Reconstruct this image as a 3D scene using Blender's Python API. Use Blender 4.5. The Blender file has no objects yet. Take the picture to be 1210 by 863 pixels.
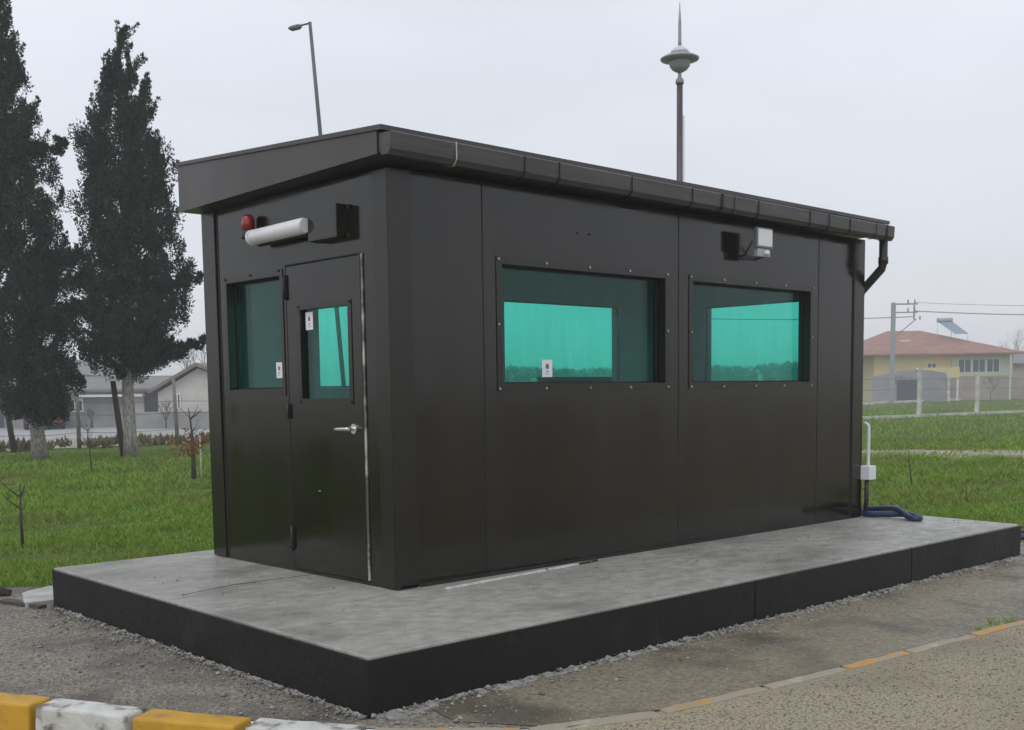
import bpy, bmesh, math, random
import numpy as np
from mathutils import Vector, Matrix, noise
random.seed(7); rng = np.random.default_rng(7)
sc = bpy.context.scene
C = bpy.data.collections.new('scene'); sc.collection.children.link(C)
rad = math.radians

# ------------------------------------------------------------------ camera
YAW, PITCH, ROLL = 0.82288, -0.09682, -0.01334
f = Vector((math.cos(PITCH)*math.cos(YAW), math.cos(PITCH)*math.sin(YAW), math.sin(PITCH)))
r0 = Vector((math.sin(YAW), -math.cos(YAW), 0)); u0 = r0.cross(f)
r = math.cos(ROLL)*r0 + math.sin(ROLL)*u0; u = -math.sin(ROLL)*r0 + math.cos(ROLL)*u0
cam = bpy.data.objects.new('camera', bpy.data.cameras.new('camera')); C.objects.link(cam)
M = Matrix((r, u, -f)).transposed().to_4x4(); M.translation = (-4.05351, -5.38097, 1.16958)
cam.matrix_world = M
cam.data.sensor_width = 36; cam.data.lens = 40.13; cam.data.shift_y = 0.1341
cam.data.clip_start = 0.05; cam.data.clip_end = 3000
sc.camera = cam
CAM = Vector((-4.05351, -5.38097, 1.16958))

# ------------------------------------------------------------------ world, sun, exposure
SUN_EL, SUN_AZ = 52, 200          # degrees; overcast, broad sun
w = bpy.data.worlds.new('World'); sc.world = w; w.use_nodes = True
nt = w.node_tree; N = nt.nodes; Lk = nt.links
bg = N['Background']; bg.inputs['Strength'].default_value = 0.1
sky = N.new('ShaderNodeTexSky'); sky.sky_type = 'NISHITA'; sky.sun_disc = False
sky.sun_elevation = rad(SUN_EL); sky.sun_rotation = rad(90-SUN_AZ); sky.dust_density = 4; sky.air_density = 1.0
tc = N.new('ShaderNodeTexCoord'); sx = N.new('ShaderNodeSeparateXYZ'); Lk.new(tc.outputs['Generated'], sx.inputs[0])
# cloud deck: an even grey overcast, a little denser towards the horizon
mr = N.new('ShaderNodeMapRange'); mr.inputs[1].default_value = -0.02; mr.inputs[2].default_value = 0.40
Lk.new(sx.outputs['Z'], mr.inputs[0])
ns = N.new('ShaderNodeTexNoise'); ns.inputs['Scale'].default_value = 2.2; ns.inputs['Detail'].default_value = 4
mp = N.new('ShaderNodeMapping'); mp.inputs['Scale'].default_value = (1, 1, 3.0); Lk.new(tc.outputs['Generated'], mp.inputs[0]); Lk.new(mp.outputs[0], ns.inputs['Vector'])
cr = N.new('ShaderNodeValToRGB')
cr.color_ramp.elements[0].position = 0; cr.color_ramp.elements[0].color = (6.5, 6.55, 7.0, 1)
cr.color_ramp.elements[1].position = 1; cr.color_ramp.elements[1].color = (7.65, 8.1, 8.9, 1)
Lk.new(mr.outputs[0], cr.inputs[0])
ml = N.new('ShaderNodeMapRange'); ml.inputs[1].default_value = .3; ml.inputs[2].default_value = .7; ml.inputs[3].default_value = .91; ml.inputs[4].default_value = 1.06
Lk.new(ns.outputs[0], ml.inputs[0])
vm = N.new('ShaderNodeVectorMath'); vm.operation = 'SCALE'; Lk.new(cr.outputs[0], vm.inputs[0]); Lk.new(ml.outputs[0], vm.inputs['Scale'])
mx = N.new('ShaderNodeMix'); mx.data_type = 'RGBA'; mx.inputs[0].default_value = 0.93
Lk.new(sky.outputs[0], mx.inputs[6]); Lk.new(vm.outputs[0], mx.inputs[7]); Lk.new(mx.outputs[2], bg.inputs['Color'])
sun = bpy.data.objects.new('sun', bpy.data.lights.new('sun', 'SUN')); C.objects.link(sun)
sun.data.energy = 0.55; sun.data.angle = rad(25); sun.data.color = (1, .97, .92)
sd = Vector((math.cos(rad(SUN_EL))*math.cos(rad(SUN_AZ)), math.cos(rad(SUN_EL))*math.sin(rad(SUN_AZ)), math.sin(rad(SUN_EL))))
sun.rotation_euler = sd.to_track_quat('Z', 'Y').to_euler()
sc.view_settings.view_transform = 'Standard'; sc.view_settings.look = 'None'
sc.view_settings.exposure = 0.27; sc.view_settings.gamma = 1; sc.view_settings.use_curve_mapping = False
sc.render.engine = 'CYCLES'
sc.cycles.transparent_max_bounces = 24; sc.cycles.max_bounces = 8; sc.cycles.volume_bounces = 3
HAZE = 0.0021

# ------------------------------------------------------------------ helpers
def mat(name, base=(.5,.5,.5), rough=.6, metal=0, c2=None, scale=5, detail=5, lo=.35, hi=.65, bump=0, bscale=60, stretch=(1,1,1),
        rvar=0, coat=0, bdist=.01, c3=None, s3=.7, lo3=.5, hi3=.62, spec=.5, bdetail=4):
    m = bpy.data.materials.new(name); m.use_nodes = True; n = m.node_tree.nodes; l = m.node_tree.links; b = n['Principled BSDF']
    b.inputs['Base Color'].default_value = (*base, 1); b.inputs['Roughness'].default_value = rough; b.inputs['Metallic'].default_value = metal
    b.inputs['Coat Weight'].default_value = coat; b.inputs['Specular IOR Level'].default_value = spec
    t = n.new('ShaderNodeTexCoord'); mp = n.new('ShaderNodeMapping'); mp.inputs['Scale'].default_value = stretch; l.new(t.outputs['Object'], mp.inputs[0])
    col = None
    def nz(s, d=detail):
        q = n.new('ShaderNodeTexNoise'); q.inputs['Scale'].default_value = s; q.inputs['Detail'].default_value = d; l.new(mp.outputs[0], q.inputs['Vector']); return q
    def rng_(src, a, bb, c=0, d=1):
        q = n.new('ShaderNodeMapRange'); q.inputs[1].default_value = a; q.inputs[2].default_value = bb; q.inputs[3].default_value = c; q.inputs[4].default_value = d
        l.new(src, q.inputs[0]); return q.outputs[0]
    def mix(fac, a, bb):
        q = n.new('ShaderNodeMix'); q.data_type = 'RGBA'; l.new(fac, q.inputs[0])
        if isinstance(a, tuple): q.inputs[6].default_value = (*a, 1)
        else: l.new(a, q.inputs[6])
        q.inputs[7].default_value = (*bb, 1); return q.outputs[2]
    if c2: col = mix(rng_(nz(scale).outputs[0], lo, hi), base, c2)
    if c3: col = mix(rng_(nz(s3).outputs[0], lo3, hi3), col if col else base, c3)
    if col: l.new(col, b.inputs['Base Color'])
    if rvar:
        l.new(rng_(nz(scale*.6).outputs[0], .3, .7, max(0, rough-rvar), min(1, rough+rvar)), b.inputs['Roughness'])
    if bump:
        bp = n.new('ShaderNodeBump'); bp.inputs['Strength'].default_value = bump; bp.inputs['Distance'].default_value = bdist
        l.new(nz(bscale, bdetail).outputs[0], bp.inputs['Height']); l.new(bp.outputs[0], b.inputs['Normal'])
    return m

def island_mat(name, cols, rough=.6, trans=0, big=None):
    """colour picked per leaf / blade / stone"""
    m = bpy.data.materials.new(name); m.use_nodes = True; n = m.node_tree.nodes; l = m.node_tree.links; b = n['Principled BSDF']
    g = n.new('ShaderNodeNewGeometry'); c = n.new('ShaderNodeValToRGB'); c.color_ramp.interpolation = 'LINEAR'
    while len(c.color_ramp.elements) < len(cols): c.color_ramp.elements.new(.5)
    for i, k in enumerate(cols):
        c.color_ramp.elements[i].position = i/(len(cols)-1); c.color_ramp.elements[i].color = (*k, 1)
    l.new(g.outputs['Random Per Island'], c.inputs[0]); out = c.outputs[0]
    if big:
        t = n.new('ShaderNodeTexCoord'); q = n.new('ShaderNodeTexNoise'); q.inputs['Scale'].default_value = big[0]; q.inputs['Detail'].default_value = 3; l.new(t.outputs['Object'], q.inputs['Vector'])
        mr = n.new('ShaderNodeMapRange'); mr.inputs[1].default_value = big[2]; mr.inputs[2].default_value = big[3]; l.new(q.outputs[0], mr.inputs[0])
        mm = n.new('ShaderNodeMix'); mm.data_type = 'RGBA'; l.new(mr.outputs[0], mm.inputs[0]); l.new(out, mm.inputs[6]); mm.inputs[7].default_value = (*big[1], 1); out = mm.outputs[2]
    l.new(out, b.inputs['Base Color']); b.inputs['Roughness'].default_value = rough
    b.inputs['Specular IOR Level'].default_value = .3
    if trans:
        tr = n.new('ShaderNodeBsdfTranslucent'); l.new(out, tr.inputs[0]); ms = n.new('ShaderNodeMixShader'); ms.inputs[0].default_value = trans
        l.new(b.outputs[0], ms.inputs[1]); l.new(tr.outputs[0], ms.inputs[2]); l.new(ms.outputs[0], n['Material Output'].inputs['Surface'])
    return m

def put(name, me, m=None, parent=None, loc=None):
    o = bpy.data.objects.new(name, me); C.objects.link(o)
    if m is not None:
        for k in (m if isinstance(m, (list, tuple)) else [m]): me.materials.append(k)
    if parent is not None: o.parent = parent
    if loc is not None: o.location = loc
    return o
def tag(o, label=None, cat=None, group=None, kind=None):
    if label: o['label'] = label
    if cat: o['category'] = cat
    if group: o['group'] = group
    if kind: o['kind'] = kind
    return o
def empty(name, loc, label, cat, group=None, rz=0):
    o = bpy.data.objects.new(name, None); C.objects.link(o); o.location = loc; o.rotation_euler = (0, 0, rz); o.empty_display_size = .2
    return tag(o, label, cat, group)

class MB:
    def __init__(s, fn=None): s.v = []; s.f = []; s.mi = []; s.fn = fn or (lambda x, y, z: (x, y, z)); s.sm = []
    def add(s, vs, fs, mi=0, smooth=False):
        n = len(s.v); s.v += [s.fn(*p) for p in vs]; s.f += [tuple(n+i for i in q) for q in fs]; s.mi += [mi]*len(fs); s.sm += [smooth]*len(fs); return s
    def box(s, x0, x1, y0, y1, z0, z1, mi=0):
        return s.add([(x0,y0,z0),(x1,y0,z0),(x1,y1,z0),(x0,y1,z0),(x0,y0,z1),(x1,y0,z1),(x1,y1,z1),(x0,y1,z1)],
                     [(0,3,2,1),(4,5,6,7),(0,1,5,4),(1,2,6,5),(2,3,7,6),(3,0,4,7)], mi)
    def prism(s, pts, z0, z1, mi=0):
        n = len(pts); g = lambda z, i: z[i] if isinstance(z, (list, tuple)) else z
        return s.add([(p[0], p[1], g(z0, i)) for i, p in enumerate(pts)]+[(p[0], p[1], g(z1, i)) for i, p in enumerate(pts)],
                     [tuple(range(n))[::-1], tuple(range(n, 2*n))]+[(i, (i+1) % n, n+(i+1) % n, n+i) for i in range(n)], mi)
    def tube(s, pts, rr, n=10, mi=0, cap=True):
        pts = [Vector(p) for p in pts]; rs = rr if isinstance(rr, (list, tuple)) else [rr]*len(pts)
        vs = []; fs = []; up = Vector((0.13, 0.31, 1)).normalized()
        for i, p in enumerate(pts):
            d = (pts[min(i+1, len(pts)-1)]-pts[max(i-1, 0)]).normalized()
            a = d.cross(up)
            if a.length < .2: a = d.cross(Vector((1, 0.1, 0)))
            a.normalize(); b = a.cross(d)
            for k in range(n):
                t = 2*math.pi*k/n; vs.append(tuple(p+(a*math.cos(t)+b*math.sin(t))*rs[i]))
        for i in range(len(pts)-1):
            for k in range(n): fs.append((i*n+k, i*n+(k+1) % n, (i+1)*n+(k+1) % n, (i+1)*n+k))
        if cap: fs += [tuple(range(n))[::-1], tuple(range((len(pts)-1)*n, len(pts)*n))]
        return s.add(vs, fs, mi, True)
    def lathe(s, prof, c=(0,0,0), n=20, mi=0):
        vs = [(c[0]+q*math.cos(2*math.pi*k/n), c[1]+q*math.sin(2*math.pi*k/n), c[2]+z) for q, z in prof for k in range(n)]
        fs = [(i*n+k, i*n+(k+1) % n, (i+1)*n+(k+1) % n, (i+1)*n+k) for i in range(len(prof)-1) for k in range(n)]
        fs += [tuple(range(n))[::-1], tuple(range((len(prof)-1)*n, len(prof)*n))]
        return s.add(vs, fs, mi, True)
    def mesh(s, name):
        me = bpy.data.meshes.new(name); me.from_pydata(s.v, [], s.f); me.update()
        bm = bmesh.new(); bm.from_mesh(me); bmesh.ops.recalc_face_normals(bm, faces=bm.faces)
        for f_, mi, sm in zip(bm.faces, s.mi, s.sm): f_.material_index = mi; f_.smooth = sm and len(f_.verts) <= 4
        bm.to_mesh(me); bm.free(); return me
    def build(s, name, m, parent=None, loc=None, bev=0):
        o = put(name, s.mesh(name), m, parent, loc)
        if bev:
            md = o.modifiers.new('bevel', 'BEVEL'); md.width = bev; md.segments = 2; md.limit_method = 'ANGLE'; md.angle_limit = rad(40)
        return o

def big_mesh(name, V, F3, mi=None):
    """V (n,3), faces (m,k) of equal size k"""
    me = bpy.data.meshes.new(name); k = F3.shape[1]
    me.vertices.add(len(V)); me.vertices.foreach_set('co', V.astype(np.float32).ravel())
    me.loops.add(F3.size); me.loops.foreach_set('vertex_index', F3.astype(np.int32).ravel())
    me.polygons.add(len(F3)); me.polygons.foreach_set('loop_start', np.arange(0, F3.size, k, dtype=np.int32)); me.polygons.foreach_set('loop_total', np.full(len(F3), k, dtype=np.int32))
    me.update(calc_edges=True); me.validate(); return me

G = -0.282          # ground level (cabin slab top is z = 0)
W, L = 2.1865, 5.2125
def P2(rr, d):      # metres to the right / ahead of where the photographer stood, for laying out the far field
    return (CAM.x+math.cos(YAW)*d+math.sin(YAW)*rr, CAM.y+math.sin(YAW)*d-math.cos(YAW)*rr)
FA = YAW-math.pi/2  # street direction of the far houses

# ------------------------------------------------------------------ materials
paint = mat('olive_brown_paint', (.0050,.0040,.0008), .15, c2=(.0090,.0072,.0018), scale=1.2, lo=.35, hi=.7, stretch=(4,4,.5), rvar=.09, bump=.16, bscale=.7, bdist=.014, bdetail=2, spec=.56)
paint2 = mat('olive_brown_trim_paint', (.006,.0052,.002), .22, c2=(.010,.0085,.0035), scale=2, stretch=(2,2,.4), rvar=.06, bump=.04, bscale=3)
seam_m = mat('dark_sealant', (.008,.008,.008), .7)
roofm = mat('dark_roof_metal', (.036,.032,.029), .36, c2=(.050,.044,.040), scale=3, stretch=(1,1,.6), rvar=.08, bump=.05, bscale=4)
gutm = mat('gutter_metal', (.036,.033,.032), .36, c2=(.058,.053,.051), scale=6, stretch=(.4,3,5), rvar=.1)
inner = mat('interior_panel', (.42,.43,.42), .5, c2=(.38,.39,.38))
floorm = mat('interior_floor', (.14,.13,.12), .5)
deskm = mat('desk_dark', (.03,.035,.04), .5)
slabtop = mat('wet_concrete_top', (.265,.255,.225), .5, c2=(.37,.36,.32), scale=16, detail=13, lo=.30, hi=.72, c3=(.21,.205,.18), s3=1.5, lo3=.50, hi3=.68, rvar=.26, bump=1.0, bscale=40, bdist=.006, stretch=(.85,1.15,1), bdetail=9)
slabside = mat('black_painted_side', (.0030,.0028,.0024), .55, c2=(.0055,.005,.004), scale=4, rvar=.15, bump=.35, bscale=18, bdist=.012, c3=(.030,.026,.020), s3=3.5, lo3=.60, hi3=.80, spec=.35)
steel = mat('galvanised_bolt', (.55,.55,.55), .35, .8, c2=(.3,.3,.3), scale=40)
chrome = mat('brushed_handle', (.70,.69,.67), .28, .85)
whitep = mat('white_plastic', (.74,.75,.77), .4)
greyp = mat('grey_plastic', (.35,.38,.40), .4)
blackp = mat('black_plastic', (.012,.012,.013), .45)
redp = mat('red_lamp_plastic', (.30,.010,.018), .2, coat=.4)
paper = mat('white_paper', (.80,.80,.82), .7)
ink = mat('grey_ink', (.16,.16,.18), .7)
bluehose = mat('navy_hose', (.012,.020,.060), .38, c2=(.018,.03,.09), scale=30)
barestrip = mat('bare_aluminium_strip', (.55,.53,.47), .45, .3, c2=(.12,.11,.09), scale=7, lo=.45, hi=.6)
lath = mat('white_lath', (.72,.72,.68), .6, c2=(.5,.5,.46), scale=20)
polem = mat('grey_pole', (.10,.105,.11), .5); polef = mat('concrete_pole', (.30,.31,.33), .8)
polew = mat('lantern_pole_paint', (.065,.052,.062), .45, c2=(.12,.10,.115), scale=3, stretch=(9,9,.3), lo=.5, hi=.6)
lampgrey = mat('lantern_grey', (.30,.32,.33), .4)
domem = mat('lantern_dome', (.55,.58,.60), .35)
dirt = mat('gravelly_dirt', (.15,.128,.10), .7, c2=(.32,.28,.23), scale=48, detail=9, lo=.42, hi=.68, c3=(.085,.073,.058), s3=2.0, lo3=.46, hi3=.66, bump=.8, bscale=70, bdist=.012, rvar=.15, bdetail=8)
strip_m = mat('worn_concrete_strip', (.150,.127,.085), .60, c2=(.26,.225,.155), scale=45, detail=9, lo=.36, hi=.68, c3=(.088,.075,.052), s3=1.6, lo3=.50, hi3=.66, bump=.5, bscale=80, bdist=.006, rvar=.22, bdetail=8)
leafm = island_mat('cypress_foliage', [(.010,.020,.014), (.020,.036,.024), (.013,.026,.018), (.036,.054,.030)], .9)
leafm.node_tree.nodes['Principled BSDF'].inputs['Specular IOR Level'].default_value = .12
barkm = mat('grey_bark', (.07,.062,.052), .85, c2=(.04,.036,.03), scale=14, stretch=(4,4,.6), bump=.9, bscale=30, bdist=.03)
barkw = mat('whitewashed_bark', (.42,.40,.37), .85, c2=(.16,.145,.12), scale=11, stretch=(4,4,.7), lo=.42, hi=.62, bump=.9, bscale=30, bdist=.03)
twigm = mat('bare_twigs', (.07,.055,.045), .85)
twigfar = mat('far_bare_twigs', (.10,.09,.085), .9)
dryleaf = island_mat('dry_russet_leaves', [(.22,.07,.03), (.30,.13,.05), (.15,.05,.03)], .7, .25)
grassm = island_mat('grass_blades', [(.085,.185,.010), (.18,.34,.018), (.12,.26,.012), (.25,.38,.035), (.27,.26,.07)], .6, .3, big=(.35, (.19,.22,.04), .46, .72))
straw = island_mat('straw_litter', [(.16,.13,.07), (.25,.21,.12), (.09,.11,.04)], .8, .1)
stonem = island_mat('crumbs', [(.10,.095,.085), (.30,.29,.27), (.18,.165,.14), (.42,.41,.39)], .85)

def glass_mat():
    m = bpy.data.materials.new('green_armoured_glass'); m.use_nodes = True; n = m.node_tree.nodes; l = m.node_tree.links
    n.remove(n['Principled BSDF'])
    t = n.new('ShaderNodeBsdfTransparent'); g = n.new('ShaderNodeBsdfGlossy'); g.inputs['Roughness'].default_value = .03
    tc_ = n.new('ShaderNodeTexCoord'); mp = n.new('ShaderNodeMapping'); mp.inputs['Scale'].default_value = (9, 9, 1.0); l.new(tc_.outputs['Object'], mp.inputs[0])
    q = n.new('ShaderNodeTexNoise'); q.inputs['Scale'].default_value = 2.2; q.inputs['Detail'].default_value = 5; l.new(mp.outputs[0], q.inputs['Vector'])
    mm = n.new('ShaderNodeMix'); mm.data_type = 'RGBA'; mr = n.new('ShaderNodeMapRange'); mr.inputs[1].default_value = .35; mr.inputs[2].default_value = .7; l.new(q.outputs[0], mr.inputs[0]); l.new(mr.outputs[0], mm.inputs[0])
    mm.inputs[6].default_value = (.52,.915,.85,1); mm.inputs[7].default_value = (.485,.89,.83,1); l.new(mm.outputs[2], t.inputs[0])
    lw = n.new('ShaderNodeLayerWeight'); lw.inputs[0].default_value = .5
    pw = n.new('ShaderNodeMath'); pw.operation = 'POWER'; pw.inputs[1].default_value = 4.5; l.new(lw.outputs['Facing'], pw.inputs[0])
    fr = n.new('ShaderNodeMath'); fr.operation = 'MULTIPLY_ADD'; fr.inputs[1].default_value = .9; fr.inputs[2].default_value = .028; l.new(pw.outputs[0], fr.inputs[0]); ms = n.new('ShaderNodeMixShader')
    l.new(fr.outputs[0], ms.inputs[0]); l.new(t.outputs[0], ms.inputs[1]); l.new(g.outputs[0], ms.inputs[2]); l.new(ms.outputs[0], n['Material Output'].inputs['Surface'])
    return m
glass = glass_mat()

# ------------------------------------------------------------------ terrain and roads
def ground_mat():
    m = mat('lawn_soil', (.060,.105,.020), .9, c2=(.10,.15,.03), scale=1.8, detail=10, lo=.3, hi=.7, c3=(.085,.070,.035), s3=.45, lo3=.52, hi3=.66, bump=.9, bscale=14, bdist=.05, bdetail=8, spec=.05)
    return m
groundm = ground_mat()
def gridz(x, y): return 0.03*noise.noise(Vector((x*.25, y*.25, 0)))
# lawn sheet: fine gentle relief near, flat far (never above the things laid on it)
KERB = [(-4.6,4.6), (-3.6,2.9), (-2.75,1.45), (-2.20,.42), (-1.82,-.38), (-1.50,-.98), (-1.10,-1.60), (-.60,-2.02), (.10,-2.17), (.95,-2.25), (1.7,-2.33), (2.4,-2.39), (3.2,-2.45), (4.2,-2.54), (5.4,-2.66), (7.0,-2.86), (9.0,-3.2)]
KX = [(-250,421.8)]+KERB+[(650,-110)]

def ragged(pts, step=.25, amp=.05, closed=True):
    out = []; n = len(pts)
    for i in range(n if closed else n-1):
        a = Vector((*pts[i], 0)); c = Vector((*pts[(i+1) % n], 0)); k = max(1, int((c-a).length/step)); nn = Vector((-(c-a).y, (c-a).x, 0)).normalized()
        for j in range(k):
            p = a.lerp(c, j/k); p += nn*amp*(noise.noise(p*1.7)+.5*noise.noise(p*6))*1.4; out.append((p.x, p.y))
    return out
def sheet(name, pts, z, m, kind='structure'):
    me = bpy.data.meshes.new(name); bm = bmesh.new(); fv = [bm.verts.new((x, y, z)) for x, y in pts]; bm.faces.new(fv)
    bmesh.ops.triangulate(bm, faces=bm.faces); bmesh.ops.recalc_face_normals(bm, faces=bm.faces)
    for q in bm.faces:
        if q.normal.z < 0: q.normal_flip()
    bm.to_mesh(me); bm.free(); return tag(put(name, me, m), kind=kind)

sheet('ground', KX+[(650,650), (-250,650)], G, groundm)
yard_poly = KERB + [(9.2,-1.9), (7.6,-1.0), (6.6,-.2), (6.1,.6), (5.95,1.6), (5.9,2.85), (3,2.9), (0,2.8), (-.55,3.0), (-.9,3.65), (-1.7,4.1), (-3.3,5.1)]
yz = G+.004
o = sheet('dirt_yard', KERB[:6]+KERB[6:]+ragged(yard_poly[len(KERB):], .2, .09, False), yz, dirt)
# worn concrete strip in front of the slab
sheet('concrete_strip', [(-.62,-2.02), (.10,-2.165), (.95,-2.245), (1.7,-2.325), (2.4,-2.385), (3.2,-2.445), (4.2,-2.535), (5.4,-2.655), (7.0,-2.855), (8.9,-3.15), (8.8,-2.2), (7.4,-1.35), (6.2,-1.05), (5.4,-1.1), (2,-1.1), (-.3,-1.12), (-.85,-1.35), (-.9,-1.6)], G+.008, strip_m)
# road: surface sinks beside the raised kerb on the left and comes up flush on the right
def roadmat():
    m = mat('chip_seal_road', (.37,.315,.21), .8, c2=(.13,.11,.075), scale=75, detail=8, lo=.46, hi=.66, c3=(.24,.20,.135), s3=1.1, lo3=.45, hi3=.66, bump=1.0, bscale=60, bdist=.014, bdetail=8)
    return m
def road_z(x): return G+.001 - .18*min(1, max(0, (-.75-x)/.7))
b = MB(); rd = []
for i, p in enumerate(KX):
    for d_ in (0, .6, 1.5, 3, 8, 30, 300):
        t_ = min(1, max(0, (i-3)/5)); q = Vector(p)+(Vector((-.9,-.45))*(1-t_)+Vector((-.30,-.95))*t_)*d_
        rd.append((q.x, q.y, road_z(p[0])))
b.add(rd, [(k*7+i, k*7+i+1, (k+1)*7+i+1, (k+1)*7+i) for k in range(len(KX)-1) for i in range(6)])
roadm = roadmat(); o = b.build('road', roadm); tag(o, kind='structure')
# lower soil bank below the dip on the left is hidden under the road; pale earth track and the far streets
pd = Vector((.5, -.87)).normalized(); pn = Vector((.87, .5))
def strip_poly(p, d, n_, s0, s1, w_): return [tuple(Vector(p)+d*s0), tuple(Vector(p)+d*s1), tuple(Vector(p)+d*s1+n_*w_), tuple(Vector(p)+d*s0+n_*w_)]
trackm = mat('pale_earth_track', (.33,.29,.22), .9, c2=(.22,.20,.13), scale=1.2, detail=9, c3=(.12,.15,.06), s3=.9, lo3=.55, hi3=.65, bump=.5, bscale=20)
TRACK = ((17.1, 6.6), (3.3))
sheet('earth_track', ragged(strip_poly((17.1,6.6), pd, pn, -14, 30, 3.3), .5, .35), G+.004, trackm)
streetm = mat('far_street', (.27,.27,.27), .8, c2=(.33,.33,.33), scale=.3)
vergem = mat('dirt_verge', (.30,.27,.22), .9, c2=(.20,.21,.13), scale=.6, detail=8)
sheet('verge', ragged([(-30,27.2), (2,27.0), (12,27.6), (22,28.2), (60,40), (60,47), (22,33.2), (9,32.4), (-30,31)], .7, .4), G+.004, vergem)
sheet('street', [(-30,31.2), (9,32.6), (22,33.4), (60,47), (62,62), (25,52.5), (12,56), (-30,62)], G+.005, streetm)
sheet('back_street', [(70,41.2), (78,42.4), (120,50.0), (170,56), (170,61), (120,55.5), (95,50.5), (70,46.5)], G+.004, streetm)
# white kerbs
def strip3(pts, wd, h, name, m, parent=None):
    b = MB()
    for i in range(len(pts)-1):
        a = Vector(pts[i]); c = Vector(pts[i+1]); t = (c-a).normalized(); nn = Vector((-t.y, t.x))*wd/2
        b.prism([tuple(a-nn), tuple(c-nn), tuple(c+nn), tuple(a+nn)], G-.05, G+h)
    return b.build(name, m, parent)
whitek = mat('white_painted_kerb', (.70,.69,.66), .7, c2=(.5,.49,.46), scale=2)
tag(strip3([(-30,31.1), (9,32.5), (22,33.3), (60,46.9)], .18, .10, 'kerb', whitek), kind='structure')
tag(strip3([(66,40.4), (78,42.2), (112,48.6), (168,56)], .30, .22, 'kerb', whitek), kind='structure')

# ------------------------------------------------------------------ haze
b = MB().box(-640, 660, -640, 660, G-1.2, 12.5)
hm = bpy.data.materials.new('mist'); hm.use_nodes = True; hn = hm.node_tree.nodes; hn.remove(hn['Principled BSDF'])
pv = hn.new('ShaderNodeVolumePrincipled'); pv.inputs['Color'].default_value = (.93,.94,.97,1); pv.inputs['Density'].default_value = HAZE; pv.inputs['Anisotropy'].default_value = .1
hm.node_tree.links.new(pv.outputs[0], hn['Material Output'].inputs['Volume'])
tag(b.build('haze', hm), kind='stuff', label='pale winter mist over the whole field')

# ------------------------------------------------------------------ concrete platform
slab = empty('concrete_platform', (2.2, .6, G), 'long grey concrete platform with black painted sides under the brown cabin', 'platform')
def lo(pts): return [(x-2.2, y-.6) for x, y in pts]
TOP = [(-1.13,-1.275), (5.57,-1.285), (5.85,1.0), (5.9,2.50), (-1.07,2.50)]
sl = MB().prism(lo(TOP), .012, -G)
o = sl.build('top', slabtop, slab, bev=.008)
def side(a, c, name='side_panel'):
    a = Vector(a); c = Vector(c); t = (c-a).normalized(); nn = Vector((t.y, -t.x))*.012
    q = MB().prism(lo([tuple(a+nn), tuple(c+nn), tuple(c+nn*.08), tuple(a+nn*.08)]), -.03, -G-.014)
    return q.build(name, slabside, slab, bev=.003)
e = .006
side((-1.1425,-1.275), (1.78-e,-1.2794)); side((1.78+e,-1.2794), (3.73-e,-1.2822)); side((3.73+e,-1.2822), (5.582,-1.285))
side((-1.07,2.50), (-1.13,-1.275)); side((5.57,-1.285), (5.85,1.0)); side((5.85,1.0), (5.9,2.5)); side((5.9,2.5), (-1.07,2.5))

# ------------------------------------------------------------------ cabin
cab = empty('guard_cabin', (L/2, W/2, 0), 'dark olive brown metal guard cabin with green glass windows on a concrete platform', 'cabin')
OX, OY = L/2, W/2
FR = lambda a, d, z: (a-OX, -d-OY, z)            # front wall: a along x, d outwards
LF = lambda a, d, z: (-d-OX, a-OY, z)            # door wall
BK = lambda a, d, z: (a-OX, W+d-OY, z)
EN = lambda a, d, z: (L+d-OX, a-OY, z)
T = .11; H = 2.462
def wall(fn, a0, a1, holes, z0=.004, z1=H, ztop=None):
    A = sorted({a0, a1, *[h[0] for h in holes], *[h[1] for h in holes]}); Z = sorted({z0, z1, *[h[2] for h in holes], *[h[3] for h in holes]})
    inh = lambda x, z: any(h[0] < x < h[1] and h[2] < z < h[3] for h in holes)
    b = MB(fn); na, nz_ = len(A), len(Z)
    cell = lambda i, j: 0 <= i < na-1 and 0 <= j < nz_-1 and not inh((A[i]+A[i+1])/2, (Z[j]+Z[j+1])/2)
    for i in range(na-1):
        for j in range(nz_-1):
            if not cell(i, j): continue
            x0, x1, p0, p1 = A[i], A[i+1], Z[j], Z[j+1]
            b.add([(x0,0,p0),(x1,0,p0),(x1,0,p1),(x0,0,p1)], [(0,1,2,3)]); b.add([(x0,-T,p0),(x1,-T,p0),(x1,-T,p1),(x0,-T,p1)], [(3,2,1,0)], 1)
            for (di, dj, q) in ((-1,0,[(x0,0,p0),(x0,0,p1),(x0,-T,p1),(x0,-T,p0)]), (1,0,[(x1,0,p0),(x1,-T,p0),(x1,-T,p1),(x1,0,p1)]),
                                (0,-1,[(x0,0,p0),(x0,-T,p0),(x1,-T,p0),(x1,0,p0)]), (0,1,[(x0,0,p1),(x1,0,p1),(x1,-T,p1),(x0,-T,p1)])):
                if not cell(i+di, j+dj): b.add(q, [(0,1,2,3)])
    me = bpy.data.meshes.new('wall'); me.from_pydata(b.v, [], b.f)
    bm = bmesh.new(); bm.from_mesh(me)
    for f_, k in zip(bm.faces, b.mi): f_.material_index = k
    bmesh.ops.remove_doubles(bm, verts=bm.verts, dist=1e-5); bmesh.ops.recalc_face_normals(bm, faces=bm.faces); bm.to_mesh(me); bm.free()
    return put('wall', me, [paint, inner], cab)
ZW0, ZW1 = 1.218, 1.968
wall(FR, 0, L, [(.875,2.478,ZW0,ZW1), (2.803,4.375,ZW0,ZW1)])
wall(BK, 0, L, [(.875,2.478,ZW0,ZW1), (2.803,4.33,ZW0,ZW1)])
wall(EN, T, W-T, [(.54,1.66,ZW0,ZW1)])
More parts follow.
